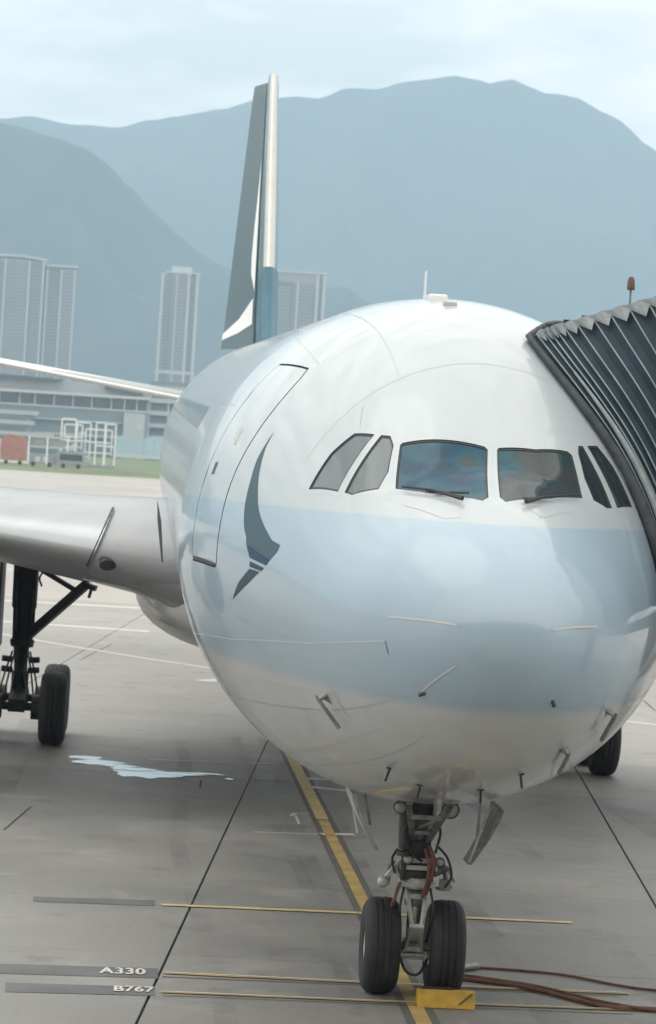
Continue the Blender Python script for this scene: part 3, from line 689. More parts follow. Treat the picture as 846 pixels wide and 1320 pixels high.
def wing(sg):
    rr = [[(sg*y, s+x, z+zz) for x, zz in airfoil(c, t)] for y, s, c, z, t in WST]
    w = MB().loft(rr).build('wing', M['wing_grey'], airliner, smooth=50)
    # slat: the polished nose from 3.75 m out, proud of the wing skin
    sr = []
    for y, s, c, z, t in WST:
        if y < 3.7 : continue
        af = airfoil(c, t); af = [q for q in af if q[0] < .13*c]
        zt_ = af[-1][1]
        sl_ = (lambda zz: -.36+.36*(1-(zz+.3)/(zt_+.3))) if y == 4.0 else (lambda zz: 0)
        sr.append([(sg*(y+sl_(zz)), s+sl_(zz)*.62+x-.05*(1-x/(.13*c)), z+zz*1.06) for x, zz in af]+[(sg*y, s+af[-1][0], z+af[-1][1]*.9), (sg*y, s+af[0][0], z+af[0][1]*.9)])
    sl = MB().loft(sr).build('slat', M['wing_metal'], w, smooth=50)
    # dark slot at the inner end of the slat, slanting outboard as it goes down
    y, s, c, z, t = WST[2]; af = [q for q in airfoil(c, t) if q[0] < .15*c]; zt_ = af[-1][1]
    ra, rb_ = [], []
    for x, zz in af:
        if zz < -.28: continue
        yy = y-.36+.36*(1-(zz+.3)/(zt_+.3)); ra.append((sg*yy, s+(yy-y)*.62+x-.035, z+zz*1.05)); rb_.append((sg*(yy+.045), s+(yy-y)*.62+x-.035, z+zz*1.05))
    MB().grid([ra, rb_]).build('slat_end_seal', M['gasket'], w, fixn=False)
    return w
wl, wr = wing(-1), wing(1)
# landing light in the wing root leading edge
ll = Vector((-3.69, 20.90, 3.92)); ln = Vector((.1, -.85, -.45)).normalized(); la = ln.cross(Vector((0, 0, 1))).normalized(); lb = la.cross(ln)
MB().add([ll+ln*.005+la*.13*math.cos(a)+lb*.095*math.sin(a) for a in [2*math.pi*k/24 for k in range(24)]]+[ll-ln*.15+la*.13*math.cos(a)+lb*.095*math.sin(a) for a in [2*math.pi*k/24 for k in range(24)]],
    [tuple(range(24))]+[(k, (k+1)%24, 24+(k+1)%24, 24+k) for k in range(24)]).build('landing_light', M['dark_steel'], wl)
# root fillet under the wing and the strake plate at the hull side
fr = []
for k in range(13):
    u = k/12; y = -2.4-1.35*u; hb_ = .86-.34*u; ht = .80-.2*u
    fr.append([(y, 20.2+.62*(-y-2.4)+(1-math.cos(a))*1.9, 4.03+.07*u+(math.sin(a)*ht if math.sin(a) > 0 else math.sin(a)*hb_)) for a in [math.pi*2*j/32 for j in range(32)]])
MB().loft(fr).build('wing_root_fillet', M['wing_grey'], wl, smooth=60)
MB().prism([(-2.98, 5.02), (-2.96, 4.7), (-2.86, 4.06), (-2.83, 4.06), (-2.90, 4.7)], 19.96, 20.0).build('fillet_edge_strip', M['gap'], wl)
# engines (only their far sides could ever come into view)
for sg in (-1, 1):
    c = (sg*9.37, 19.6, 2.55)
    e = MB().lathe(c, (0, 1, 0), [(.35, 1.18), (.1, 1.22), (0, 1.32), (.1, 1.42), (.6, 1.53), (1.8, 1.56), (3.4, 1.42), (5.0, 1.05), (5.6, .8)], 40).build('engine_nacelle', M['fair'], airliner, smooth=50)
    MB().lathe(c, (0, 1, 0), [(0, .01), (.15, .12), (.45, .3), (.6, .34), (.62, 1.2)], 40).build('fan_spinner', M['dark_steel'], e, smooth=40)
    MB().prism([(c[0]-.18, 3.6), (c[0]+.18, 3.6), (c[0]+.16, 4.75), (c[0]-.16, 4.75)], 21.2, 27.5).build('pylon', M['fair'], e)

# ------------------------------------------------------------------ tail
for sg in (-1, 1):
    rr = [[(sg*y, s+x, z+zz) for x, zz in airfoil(c, t)] for y, s, c, z, t in [(.9, 53.6, 5.6, 7.02, .06), (2.0, 54.4, 5.1, 7.2, .06), (9.7, 60.2, 2.3, 8.28, .07)]]
    tp = MB().loft(rr).build('tailplane', M['wing_grey'], airliner, smooth=50)
    rr = [[(sg*y, s+x-.02, z+zz*1.1) for x, zz in airfoil(c, t)[20:30]] for y, s, c, z, t in [(1.2, 53.8, 5.5, 7.06, .06), (9.7, 60.2, 2.3, 8.28, .07)]]
    MB().loft(rr).build('leading_edge', M['white'], tp, smooth=50)
def finring(z, s, c, t, lo=0., hi=1.):
    return [(zz, s+x, z) for x, zz in airfoil(c, t) if lo*c-1e-6 <= x <= hi*c+1e-6]
FZ = [(7.4, 49.0, 9.9, .058), (8.6, 50.7, 8.9, .06), (9.5, 51.8, 8.1, .065), (13, 54.7, 5.9, .08), (16.35, 57.5, 3.75, .085), (16.62, 57.85, 3.45, .075), (16.72, 58.4, 2.8, .04)]
HG = .70
def fin_sec(z):
    for a, b in zip(FZ, FZ[1:]):
        if a[0] <= z <= b[0]:
            u = (z-a[0])/(b[0]-a[0]); return tuple(a[i]+(b[i]-a[i])*u for i in range(4))
    return FZ[-1]
fin = MB().loft([finring(*f, hi=HG) for f in FZ]).build('fin', M['fin_teal'], airliner, smooth=40)
MB().loft([[(x*1.05, y-.035, z) for x, y, z in finring(*f, hi=.07)] for f in [fin_sec(z) for z in (10.8, 11.5, 13, 15, 16.3, 16.6, 16.7)]]).build('leading_edge', M['silver'], fin, smooth=50)
MB().loft([[(x*1.05, y-.035, z) for x, y, z in finring(*f, hi=.42)] for f in [fin_sec(z) for z in (7.6, 8.6, 9.3, 9.9, 10.78)]]).build('fin_root_paint', M['fin_base'], fin, smooth=50)
# rudder, swung to starboard about its hinge
def hinge(z):
    z_, s, c, t = fin_sec(z); return Vector((0, s+HG*c, z))
DEF = R(21)
def rud(z, f, side):
    """point on the rudder: f 0 at hinge, 1 at trailing edge, side -1 / +1"""
    z_, s, c, t = fin_sec(z); L_ = c*(1-HG)+.04; h = c*t*.27*(1-f)+.012; x, y = side*h, f*L_; H = hinge(z)
    return Vector((H.x+x*math.cos(DEF)-y*math.sin(DEF), H.y+y*math.cos(DEF)+x*math.sin(DEF), z))
rz = [8.75, 9.5, 10.5, 12, 14, 16.3, 16.6]
rd = MB().loft([[rud(z, f, -1) for f in (0, .35, .7, 1)]+[rud(z, f, 1) for f in (1, .7, .35, 0)] for z in rz]).build('rudder', M['rudder_teal'], airliner)
def rdecal(pts, m, name):
    MB().add([rud(z, f, -1)+Vector((-.012, -.004, 0)) for f, z in pts], [tuple(range(len(pts)))]).build(name, m, rd, fixn=False)
rdecal([(1, 9.02), (1, 9.2), (.5, 9.62), (.05, 10.2), (.05, 9.45), (.5, 9.2)], M['white'], 'tail_emblem')
rdecal([(.02, 14.3), (.09, 13.3), (.17, 12.2), (.20, 11.4), (.18, 10.9), (.02, 10.4)], M['white'], 'tail_emblem')
fin.location.x = -.12; rd.location.x = -.12

# ------------------------------------------------------------------ wheels and gear
def tyre_prof(r, w, rr):
    h = w/2; return [(-h*.62, rr), (-h*.86, rr+.02), (-h, rr+(r-rr)*.45), (-h*.97, r-(r-rr)*.32), (-h*.86, r-.05), (-h*.66, r-.012), (-h*.4, r), (-h*.38, r-.008), (-h*.34, r-.008), (-h*.32, r+.001),
        (-h*.08, r+.003), (-h*.06, r-.007), (h*.06, r-.007), (h*.08, r+.003), (h*.32, r+.001), (h*.34, r-.008), (h*.38, r-.008), (h*.4, r), (h*.66, r-.012), (h*.86, r-.05), (h*.97, r-(r-rr)*.32), (h, rr+(r-rr)*.45), (h*.86, rr+.02), (h*.62, rr)]
def wheel(c, r, w, rr, parent, ax=(1, 0, 0)):
    t = MB().lathe(c, ax, tyre_prof(r, w, rr), 48).build('tyre', M['tyre'], parent, smooth=50)
    m = MB().lathe(c, ax, [(-w*.28, .0001), (-w*.28, .09), (-w*.2, .1), (-w*.12, rr*.55), (-w*.22, rr*.86), (-w*.36, rr*.93), (-w*.40, rr+.005), (-w*.31, rr+.012), (w*.31, rr+.012), (w*.40, rr+.005), (w*.36, rr*.93), (w*.22, rr*.86), (w*.12, rr*.55), (w*.2, .1), (w*.28, .09), (w*.28, .0001)], 32)
    for k in range(9):
        a = 2*math.pi*k/9; C_ = Vector(c)+Vector((0, math.cos(a), math.sin(a)))*rr*.7
        for s in (-1, 1): m.box(C_.x+s*w*.13-.02, C_.x+s*w*.13+.02, C_.y-.025, C_.y+.025, C_.z-.025, C_.z+.025)
    m.build('wheel_rim', M['rim'], parent, smooth=40)
# nose gear -------------------------------------------------
NY = 6.67
ng = MB().lathe((0, NY, 0), (0, 0, 1), [(.46, .085), (.60, .09), (.62, .075), (.98, .075)], 20)
ng.lathe((0, NY, 0), (0, 0, 1), [(.98, .105), (1.02, .12), (1.14, .12), (1.16, .105), (1.2, .15), (1.62, .15), (1.64, .13), (2.4, .13)], 24)
ng = ng.build('nose_landing_gear', M['steel'], airliner, smooth=40)
MB().lathe((0, NY, 0), (0, 0, 1), [(.60, .078), (1.0, .078)], 20).build('oleo_piston', M['chrome'], ng, smooth=40)
MB().lathe((-.24, NY, .525), (1, 0, 0), [(0, .05), (.48, .05)], 16).lathe((-.1, NY, .525), (1, 0, 0), [(0, .02), (0, .095), (.2, .095), (.2, .02)], 20).build('axle', M['pale_steel'], ng, smooth=40)
MB().box(-.13, .13, NY-.13, NY+.1, .40, .47).box(-.16, -.12, NY-.16, NY-.1, .38, .5).box(.12, .16, NY-.16, NY-.1, .38, .5).tube([(-.19, NY-.13, .45), (.19, NY-.13, .45)], .022, 8).build('tow_fitting', M['pale_steel'], ng, bevel=.008)
# torque links in front
tl = MB()
for s in (-1, 1):
    tl.bar((s*.10, NY-.11, .50), (s*.05, NY-.34, .80), .035, .05); tl.bar((s*.05, NY-.34, .80), (s*.10, NY-.13, 1.12), .035, .05)
tl.bar((-.10, NY-.12, .52), (.10, NY-.12, .52), .05); tl.bar((-.10, NY-.14, 1.1), (.10, NY-.14, 1.1), .05); tl.tube([(-.08, NY-.34, .80), (.08, NY-.34, .80)], .03, 8)
tl.add([(-.06, NY-.2, .62), (.06, NY-.2, .62), (.03, NY-.33, .78), (-.03, NY-.33, .78)], [(0, 1, 2, 3)])
tl.build('torque_link', M['pale_steel'], ng)
# steering collar, actuators, plates
sc = MB()
for z, w in ((1.23, .19), (1.42, .21), (1.50, .17)): sc.box(-w, w, NY-.2, NY-.05, z-.025, z+.025)
sc.lathe((0, NY, 0), (0, 0, 1), [(1.18, .19), (1.2, .2), (1.28, .2), (1.3, .19)], 20)
sc.build('steering_collar', M['pale_steel'], ng)
MB().box(-.19, .17, NY-.17, NY-.02, 1.27, 1.39).box(-.14, .12, NY-.19, NY-.03, 1.45, 1.72).build('steering_housing', M['dark_steel'], ng, bevel=.015)
for s in (-1, 1):
    MB().tube([(s*.17, NY-.1, 1.36), (s*.30, NY-.06, 1.42)], [.05, .06], 12).tube([(s*.30, NY-.06, 1.42), (s*.33, NY-.06, 1.2)], .03, 8).build('steering_actuator', M['steel'], ng, smooth=40)
MB().tube([(-.17, NY-.2, 1.62), (-.17, NY-.2, 2.2)], [.07, .085], 12).tube([(-.17, NY-.2, 1.62), (-.17, NY-.2, 1.3)], .03, 8).tube([(-.17, NY-.22, 1.55), (-.17, NY-.22, 1.6)], .09, 12).build('retraction_strut', M['dark_steel'], ng, smooth=40)
# drag brace going up and forward, crossed web and its box
db = MB()
for s in (-1, 1):
    db.bar((s*.07, NY-.1, 1.68), (s*.22, NY-.85, 2.2), .06, .07); db.bar((s*.22, NY-.85, 2.2), (s*.24, NY-1.05, 2.42), .06)
db.bar((-.17, NY-.65, 2.03), (.17, NY-.65, 2.03), .05); db.bar((-.1, NY-.3, 1.82), (.1, NY-.3, 1.82), .04); db.bar((-.12, NY-.35, 1.85), (.17, NY-.66, 2.03), .03)
db.build('drag_brace', M['steel'], ng)
MB().box(-.12, .10, NY-.3, NY-.16, 1.95, 2.2).box(-.07, .05, NY-.33, NY-.29, 1.98, 2.16).build('junction_box', M['dark_steel'], ng, bevel=.015)
MB().box(-.16, -.125, NY-.34, NY-.2, 1.9, 2.24).box(.105, .14, NY-.34, NY-.2, 1.9, 2.24).build('bracket', M['pale_steel'], ng)
# lamps
def lamp(c, r, axis=(0, -1, 0)):
    l = MB().lathe(c, axis, [(-.12, .02), (-.1, r*.7), (0, r), (.015, r), (.015, r*.9)], 20).build('lamp_housing', M['dark_steel'], ng, smooth=40)
    MB().lathe(c, axis, [(.0, r*.92), (.02, r*.8), (.035, r*.5), (.04, .001)], 20).build('lamp_lens', M['lens'], ng, smooth=60)
lamp((-.25, NY-.25, 2.08), .075); lamp((.30, NY-.25, 2.08), .10); lamp((-.13, NY-.24, 1.52), .06); lamp((.22, NY-.24, 1.5), .055)
MB().lathe((-.385, NY-.2, 1.25), (0, -1, .2), [(-.1, .001), (-.09, .045), (-.03, .065), (.03, .06), (.07, .035), (.08, .001)], 16).build('taxi_lamp', M['lens'], ng, smooth=60)
MB().bar((-.36, NY-.17, 1.29), (-.2, NY-.14, 1.48), .04).bar((-.26, NY-.15, 1.41), (-.2, NY-.15, 1.30), .03).build('lamp_arm', M['pale_steel'], ng)
MB().bar((.2, NY-.15, 1.5), (.33, NY-.15, 1.42), .035).bar((.33, NY-.15, 1.42), (.40, NY-.17, 1.28), .03).box(.24, .36, NY-.2, NY-.1, 1.18, 1.3).bar((.2, NY-.15, 1.2), (.38, NY-.15, 1.22), .03).build('tow_bypass_lever', M['steel'], ng)
for k, (pts, r, m) in enumerate((
    ([(.09, NY-.25, 1.68), (.15, NY-.3, 1.5), (.12, NY-.28, 1.3), (.09, NY-.2, 1.14)], .026, 'brown'), ([(.05, NY-.27, 1.65), (.10, NY-.31, 1.45), (.08, NY-.27, 1.2), (.06, NY-.2, 1.1)], .02, 'brown'),
    ([(-.2, NY-.2, 1.25), (-.25, NY-.28, 1.1), (-.27, NY-.2, .95), (-.2, NY-.1, .8)], .02, 'brown'), ([(-.15, NY-.2, 1.2), (-.19, NY-.3, 1.0), (-.17, NY-.25, .8), (-.15, NY-.15, .6)], .014, 'gasket'),
    ([(.14, NY-.2, 1.2), (.17, NY-.3, 1.0), (.15, NY-.25, .75), (.13, NY-.15, .6)], .014, 'gasket'), ([(-.16, NY-.12, .47), (-.08, NY-.3, .30), (.06, NY-.3, .28), (.16, NY-.15, .42)], .016, 'gasket'),
    ([(-.12, NY-.3, 2.0), (-.2, NY-.35, 1.8), (-.1, NY-.32, 1.6), (.02, NY-.25, 1.5)], .015, 'gasket'), ([(.1, NY-.3, 2.0), (.2, NY-.3, 1.85), (.16, NY-.28, 1.6)], .015, 'gasket'),
    ([(-.24, NY-.1, 1.6), (-.3, NY-.2, 1.5), (-.26, NY-.2, 1.35)], .014, 'gasket'), ([(.2, NY-.2, 1.66), (.3, NY-.25, 1.55), (.36, NY-.22, 1.36), (.3, NY-.2, 1.22)], .014, 'gasket'))):
    MB().tube(curve(pts, 6), r, 7).build('hydraulic_hose', M[m], ng, smooth=60)
wheel((-.355, NY, .525), .525, .40, .205, ng); wheel((.355, NY, .525), .525, .40, .205, ng)
# gear doors (thin curved shells hanging inwards) and wheel bay box
def gdoor(x0, x1, y0, y1, m, sg):
    rows = []
    for t_ in (0, .02):
        rows.append([])
    f, bk = [], []
    for k in range(9):
        u = k/8; x = x0+(x1-x0)*u**1.35; z = 2.14-.62*u
        f.append((x, y0+.12*u, z)); bk.append((x, y1-.3*u, z))
    o = [(p[0]+.045*sg, p[1], p[2]) for p in f]; ob = [(p[0]+.045*sg, p[1], p[2]) for p in bk]
    n = 9; b = MB(); b.loft([f+o[::-1], bk+ob[::-1]])
    return b.build('nose_gear_door', m, airliner, smooth=40)
d1 = gdoor(-.70, -.40, 6.9, 8.1, M['pale_steel'], -1)
d2 = gdoor(.80, .50, 6.1, 6.95, M['steel'], 1)
MB().bar((.62, 6.4, 2.15), (.60, 6.35, 1.72), .03).bar((.70, 6.2, 2.15), (.52, 6.22, 1.55), .05, .02).build('door_rod', M['pale_steel'], d2)
MB().bar((-.60, 6.95, 2.15), (-.52, 6.95, 1.8), .03).build('door_rod', M['steel'], d1)
bay = MB().box(-.52, .52, 6.3, 7.9, 2.22, 3.0); bay.f = [f for i, f in enumerate(bay.f) if i != 0]
bay.build('wheel_bay', M['dark_steel'], airliner, fixn=False)
# main gear --------------------------------------------------
MY = 32.05
def main_gear(sg):
    x = sg*5.34
    g_ = MB().lathe((x, MY, 0), (0, 0, 1), [(.75, .16), (1.3, .17), (1.32, .13), (1.75, .13), (1.78, .22), (1.9, .24), (1.94, .20), (2.5, .20), (2.55, .24), (4.4, .26)], 24).build('main_landing_gear', M['gear_shaded'], airliner, smooth=40)
    MB().loft([[(x-.16, y, z-h) , (x+.16, y, z-h), (x+.16, y, z+h), (x-.16, y, z+h)] for y, z, h in ((MY-1.15, .72, .12), (MY-.5, .78, .17), (MY, .85, .22), (MY+.5, .78, .17), (MY+1.15, .68, .12))]).build('bogie_beam', M['gear_shaded'], g_)
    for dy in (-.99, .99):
        MB().lathe((x-.75, MY+dy, .70), (1, 0, 0), [(0, .08), (1.5, .08)], 14).build('axle', M['gear_shaded'], g_, smooth=40)
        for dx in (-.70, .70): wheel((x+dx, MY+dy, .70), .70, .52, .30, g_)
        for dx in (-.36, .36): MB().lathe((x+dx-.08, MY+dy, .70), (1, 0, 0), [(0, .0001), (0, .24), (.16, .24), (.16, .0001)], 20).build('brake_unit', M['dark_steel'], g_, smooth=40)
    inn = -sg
    MB().bar((x+inn*.1, MY-.1, 2.0), (x+inn*1.22, MY-.55, 3.12), .19, .16).bar((x+inn*1.1, MY-.55, 3.10), (x+inn*1.38, MY-.6, 3.02), .22, .1).bar((x+inn*1.3, MY-.6, 3.05), (x+inn*1.25, MY-.6, 2.83), .06).build('side_stay', M['gear_shaded'], g_)
    MB().bar((x+inn*.05, MY-.4, 3.45), (x+inn*.95, MY-.55, 2.98), .12, .09).bar((x+inn*.5, MY-.45, 3.3), (x+inn*1.3, MY-.55, 3.16), .05).build('lock_stay', M['gear_shaded'], g_)
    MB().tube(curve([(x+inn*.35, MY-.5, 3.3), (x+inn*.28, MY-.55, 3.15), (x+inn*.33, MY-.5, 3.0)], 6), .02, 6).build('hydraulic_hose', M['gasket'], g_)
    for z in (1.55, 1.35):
        for q_ in (-1, 1): MB().tube([(x+q_*.36, MY-.2, z), (x+q_*.16, MY-.15, z-.02)], .06, 8).build('brake_accumulator', M['gear_shaded'], g_)
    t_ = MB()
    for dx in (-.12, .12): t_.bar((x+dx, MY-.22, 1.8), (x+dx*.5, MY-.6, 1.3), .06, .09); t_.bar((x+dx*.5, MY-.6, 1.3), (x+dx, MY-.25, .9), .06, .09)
    t_.build('torque_link', M['gear_shaded'], g_)
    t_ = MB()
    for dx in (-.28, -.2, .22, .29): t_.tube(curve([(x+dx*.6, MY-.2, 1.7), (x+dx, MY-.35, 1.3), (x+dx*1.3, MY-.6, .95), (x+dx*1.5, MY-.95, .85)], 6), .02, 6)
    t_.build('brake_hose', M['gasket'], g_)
    MB().loft([[(x-sg*-.48, MY-1.0, z), (x-sg*-.43, MY-1.0, z), (x-sg*-.43, MY+.9, z), (x-sg*-.48, MY+.9, z)] for z in (1.75, 2.3, 4.3)]).build('main_gear_door', M['gear_shaded'], g_)
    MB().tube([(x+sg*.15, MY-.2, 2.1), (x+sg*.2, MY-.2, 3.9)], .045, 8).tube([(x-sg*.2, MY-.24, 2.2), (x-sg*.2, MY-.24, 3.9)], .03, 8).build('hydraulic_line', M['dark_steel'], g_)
main_gear(-1); main_gear(1)

# ------------------------------------------------------------------ passenger bridge canopy
bridge = empty('passenger_bridge', (5.5, 5.5, 0), 'dark pleated passenger boarding bridge canopy pressed against the port side of the nose', 'boarding bridge')
BUMP = [(4.16,13.5),(3.70,19.3),(3.32,28.2),(3.10,37),(2.93,45.8),(2.78,55.5),(2.67,66),(2.67,76),(2.75,87)]
NB = 25
bp_ = curve([surf(a, d, .06) for a, d in BUMP], 3)
OUT = curve([(2.35, 2.6, 7.84), (2.62, 2.3, 7.1), (2.85, 2.1, 6.3), (3.0, 2.0, 5.5), (3.1, 2.0, 4.5)], 6)
def lerp_path(A, B, a):
    def samp(P_, t): x = t*(len(P_)-1); i = min(int(x), len(P_)-2); return P_[i].lerp(P_[i+1], x-i)
    return [samp(A, k/(NB-1)).lerp(samp(B, k/(NB-1)), a) for k in range(NB)]
def pleat(a, inward=0):
    """one hoop: front leg (bottom to top), roof beam running aft, rear leg"""
    fl = lerp_path(bp_, OUT, a)                        # top -> bottom
    ry = 5.7; top = fl[0]
    rear_in = [surf(ry, d, .1) for d in (24, 34, 44, 54, 64, 74, 84)]
    rear_out = [Vector((3.2+.15*k, ry, 7.9-.5*k)) for k in range(7)]
    rl = [p.lerp(q, a) for p, q in zip(rear_in, rear_out)]
    path = list(reversed(fl))+[top.lerp(rl[0], k/8)+Vector((0, 0, (.05*(1-a)**3-.02)*math.sin(math.pi*k/8))) for k in range(1, 8)]+rl
    if inward:
        c = Vector((3.2, 5.6, 5.2)); path = [p+(c-p).normalized()*inward for p in path]
    return path
alphas = [0.0, 0.04, .075, .10, .13, .17, .23, .31, .39, .48, .57, .66, .76, .87, 1.0]
fb = MB(); rows = []
for i, a in enumerate(alphas):
    rows.append(pleat(a))
    if i < len(alphas)-1: rows.append(pleat((a+alphas[i+1])/2, .012+.22*min(.11, (alphas[i+1]-a))))
fb.grid(rows); bel = fb.build('bellows_fabric', M['fabric'], bridge, smooth=25)
nfl = NB
for i, a in enumerate(alphas):
    MB().tube(pleat(a), .0075, 6).build('bellows_hoop', M['seam'], bridge, smooth=60)
# pale scalloped hem along the roof edge
for i in range(1, len(alphas)-1):
    a, c = pleat(alphas[i]), pleat(alphas[i+1]); m_ = pleat((alphas[i]+alphas[i+1])/2, -.01)
    t0 = NB-1; up_ = Vector((0, -.05, .025)); f = Vector((0, -.03, 0))
    h = .13
    d_ = lambda P_, k: (P_[t0-1]-P_[t0]).normalized()*k
    MB().add([a[t0]+up_, m_[t0]+up_*1.3, c[t0]+up_, c[t0]+f+d_(c, .04), m_[t0]+f*1.6+d_(m_, .19), a[t0]+f+d_(a, .04)], [(0, 1, 4, 5), (1, 2, 3, 4)]).build('roof_hem', M['hem'], bridge)
bm_ = [p for p in reversed(bp_)]
rear = [surf(5.7, d, .1) for d in (24, 34, 44, 54, 64, 74, 84)]
path = bm_+[bp_[0].lerp(rear[0], k/8)+Vector((0, 0, .05*math.sin(math.pi*k/8))) for k in range(1, 8)]+rear
MB().tube(path, [.03+.032*min(1, max(0, (len(bm_)-1-i)/16)) if i < len(bm_) else .03 for i in range(len(path))], 12).build('foam_bumper', M['bumper'], bridge, smooth=60)
q = pleat(.035); MB().tube(lerp_path(bp_, OUT, .075)[4:], [.012+.022*min(1, k/8) for k in range(NB-4)], 8).build('folded_hem', M['hem'], bridge, smooth=60)
# lamp on the canopy roof
a = Vector((1.42, 3.45, 7.48))
lp = MB().tube([a, a+Vector((.0, 0, .2))], .012, 6).build('beacon_post', M['seam'], bridge)
MB().lathe(a+Vector((0, 0, .19)), (0, 0, 1), [(0, .001), (0, .04), (.1, .036), (.13, .02), (.135, .001)], 14).build('beacon_lens', M['red'], bridge, smooth=40)
for k in range(3):
    z_ = pleat(.05+.09*k)[NB+1]; MB().box(z_.x-.03, z_.x+.03, z_.y-.05, z_.y+.03, z_.z, z_.z+.05).build('roof_clip', M['dark_steel'], bridge)
# cab, floor, and lift column beyond the canopy
MB().box(2.95, 6.6, 2.05, 6.6, 4.25, 4.45).build('cab_floor', M['cab'], bridge)
MB().box(2.6, 6.6, 2.3, 6.6, 7.9, 8.05).build('cab_roof', M['cab'], bridge)
MB().box(6.5, 6.6, 2.4, 6.6, 4.45, 7.9).build('cab_wall', M['cab'], bridge)
MB().add([(2.6, 2.45, 7.9), (6.5, 2.45, 7.9), (6.5, 1.98, 4.45), (3.08, 1.98, 4.45), (2.6, 2.52, 7.9), (6.5, 2.52, 7.9), (6.5, 2.05, 4.45), (3.08, 2.05, 4.45)], [(0,1,2,3),(4,5,6,7),(0,1,5,4),(1,2,6,5),(2,3,7,6),(3,0,4,7)]).build('cab_wall', M['cab'], bridge)
MB().box(6.6, 26, 3.4, 6.6, 4.3, 7.3).build('tunnel', M['cab'], bridge)
MB().box(11.7, 12.3, 4.3, 4.9, .6, 4.3).box(11.7, 12.3, 5.2, 5.8, .6, 4.3).build('lift_column', M['dark_steel'], bridge)
wheel((11.4, 5, .5), .5, .35, .22, bridge); wheel((12.6, 5, .5), .5, .35, .22, bridge)

# ------------------------------------------------------------------ chock and cables
ck = empty('wheel_chock', (.33, 6.05, 0), 'yellow wheel chock block wedged in front of the right nose wheel', 'chock')
MB().loft([[(x, 5.88, .004), (x, 6.20, .004), (x, 6.13, .17), (x, 5.95, .19)] for x in (.02, .64)]).build('chock_body', M['chock'], ck, bevel=.012)
MB().bar((.46, 5.895, .05), (.60, 5.93, .165), .02, .012).build('chock_groove', M['black_line'], ck)
MB().box(.06, .40, 6.0, 6.1, .185, .2).build('chock_handle', M['dark_steel'], ck)
for pts, r, lab in (
  ([(.66, 7.95, .02), (.81, 8.34, .02), (1.05, 8.45, .02), (1.89, 8.29, .02), (2.45, 7.8, .02), (2.91, 7.55, .02), (4.2, 7.3, .02)], .016, 'thin brown ground cable with a grey plug lying behind the nose wheel'),
  ([(.5, 7.7, .025), (.73, 7.63, .025), (1.15, 7.4, .03), (1.54, 7.09, .03), (2.13, 6.38, .025), (2.69, 6.35, .025), (4.2, 6.2, .025)], .026, 'thick rust brown cable running right from the nose wheel towards the frame edge'),
  ([(.55, 7.85, .03), (.8, 7.8, .03), (1.17, 7.6, .03), (1.40, 7.33, .05), (1.75, 6.95, .055), (2.2, 6.42, .05), (2.9, 6.22, .02), (4.2, 5.9, .02)], .02, 'thinner brown cable twisted along the thick rust brown one')):
    cb = MB().tube(curve(pts, 8), r, 8).build('ground_cable', M['brown'], smooth=60)
    tag(cb, lab, 'cable', 'cables on the apron by the nose wheel')
    if r == .016:
        MB().tube([(.72, 8.2, .045), (.95, 8.42, .045)], .045, 12).build('cable_plug', M['steel'], cb, smooth=40)

# ------------------------------------------------------------------ far things
def tower(name, x0, x1, y, z1, label, wings, depth=28, crown=None, group='residential towers behind the airfield'):
    t = empty(name, ((x0+x1)/2, y, 0), label, 'tower block', group)
    n = len(wings)
    for j, (a, c, zt, dy) in enumerate(wings):
        MB().box(a, c, y+dy, y+depth, 0, zt).build('block', M['tower_dk'], t)
        fl = MB(); z = 6.
        while z < zt-1:
            fl.box(a-.25, c+.25, y+dy-.7, y+dy, z, z+1.25); fl.box(c, c+.7, y+dy, y+depth, z, z+1.25); fl.box(a-.7, a, y+dy, y+depth, z, z+1.25); z += 3.1
        o = fl.build('floor_band', M['tower'], t, fixn=False); o['kind'] = 'stuff'
        gb = MB(); z = 7.25
        while z < zt-3:
            gb.box(a+1, c-1, y+dy-.12, y+dy, z+.2, z+1.65); z += 3.1
        o = gb.build('window_band', M['tower_gl'], t, fixn=False); o['kind'] = 'stuff'
    return t
def piers(t, xs, y, zt, w=1.6, m='tower_lt'):
    for x in xs: MB().box(x-w/2, x+w/2, y-2.0, y-.8, 0, zt).build('pier', M[m], t)
TY = 2600
t = tower('tower_block', -135, -94, TY, 166, 'broad pale apartment tower with curved roof line at the left edge', [(-150, -128, 163, 0), (-128, -108, 164.5, -3), (-108, -94.5, 163, 0)])
piers(t, (-129, -107.6, -95.2), TY-3, 164); MB().loft([[(x, TY-4, 164+2.5*math.sin(math.pi*(x+152)/60)) , (x, TY+26, 164+2.5*math.sin(math.pi*(x+152)/60)), (x, TY+26, 166+2.5*math.sin(math.pi*(x+152)/60)), (x, TY-4, 166+2.5*math.sin(math.pi*(x+152)/60))] for x in (-152, -140, -128, -116, -104, -93)]).build('roof_canopy', M['tower_lt'], t)
t = tower('tower_block', -93, -66, TY+6, 160, 'narrower apartment tower joined to the right of the broad pale one', [(-92.5, -79, 160, 0), (-79, -66.5, 157, -3)])
piers(t, (-91.5, -79, -67.2), TY+3, 158); MB().box(-94, -65, TY, TY+30, 160, 161.8).build('roof_canopy', M['tower_lt'], t)
t = tower('tower_block', 10, 43, TY, 160, 'lone slim apartment tower between the left hill and the tail fin', [(10, 20, 158, 1), (20, 33, 161, -3), (33, 43, 160, 0)])
piers(t, (11, 34.5, 42.2), TY-3, 161, 2.4); piers(t, (24,), TY-3, 160, 1.2)
MB().box(14, 44.5, TY-4, TY+24, 161, 162.6).build('roof_canopy', M['tower_lt'], t)
MB().lathe((28, TY+8, 162.6), (0, 0, 1), [(0, 9), (5, 9), (5, .01)], 16).build('water_tank', M['tower_lt'], t, smooth=40)
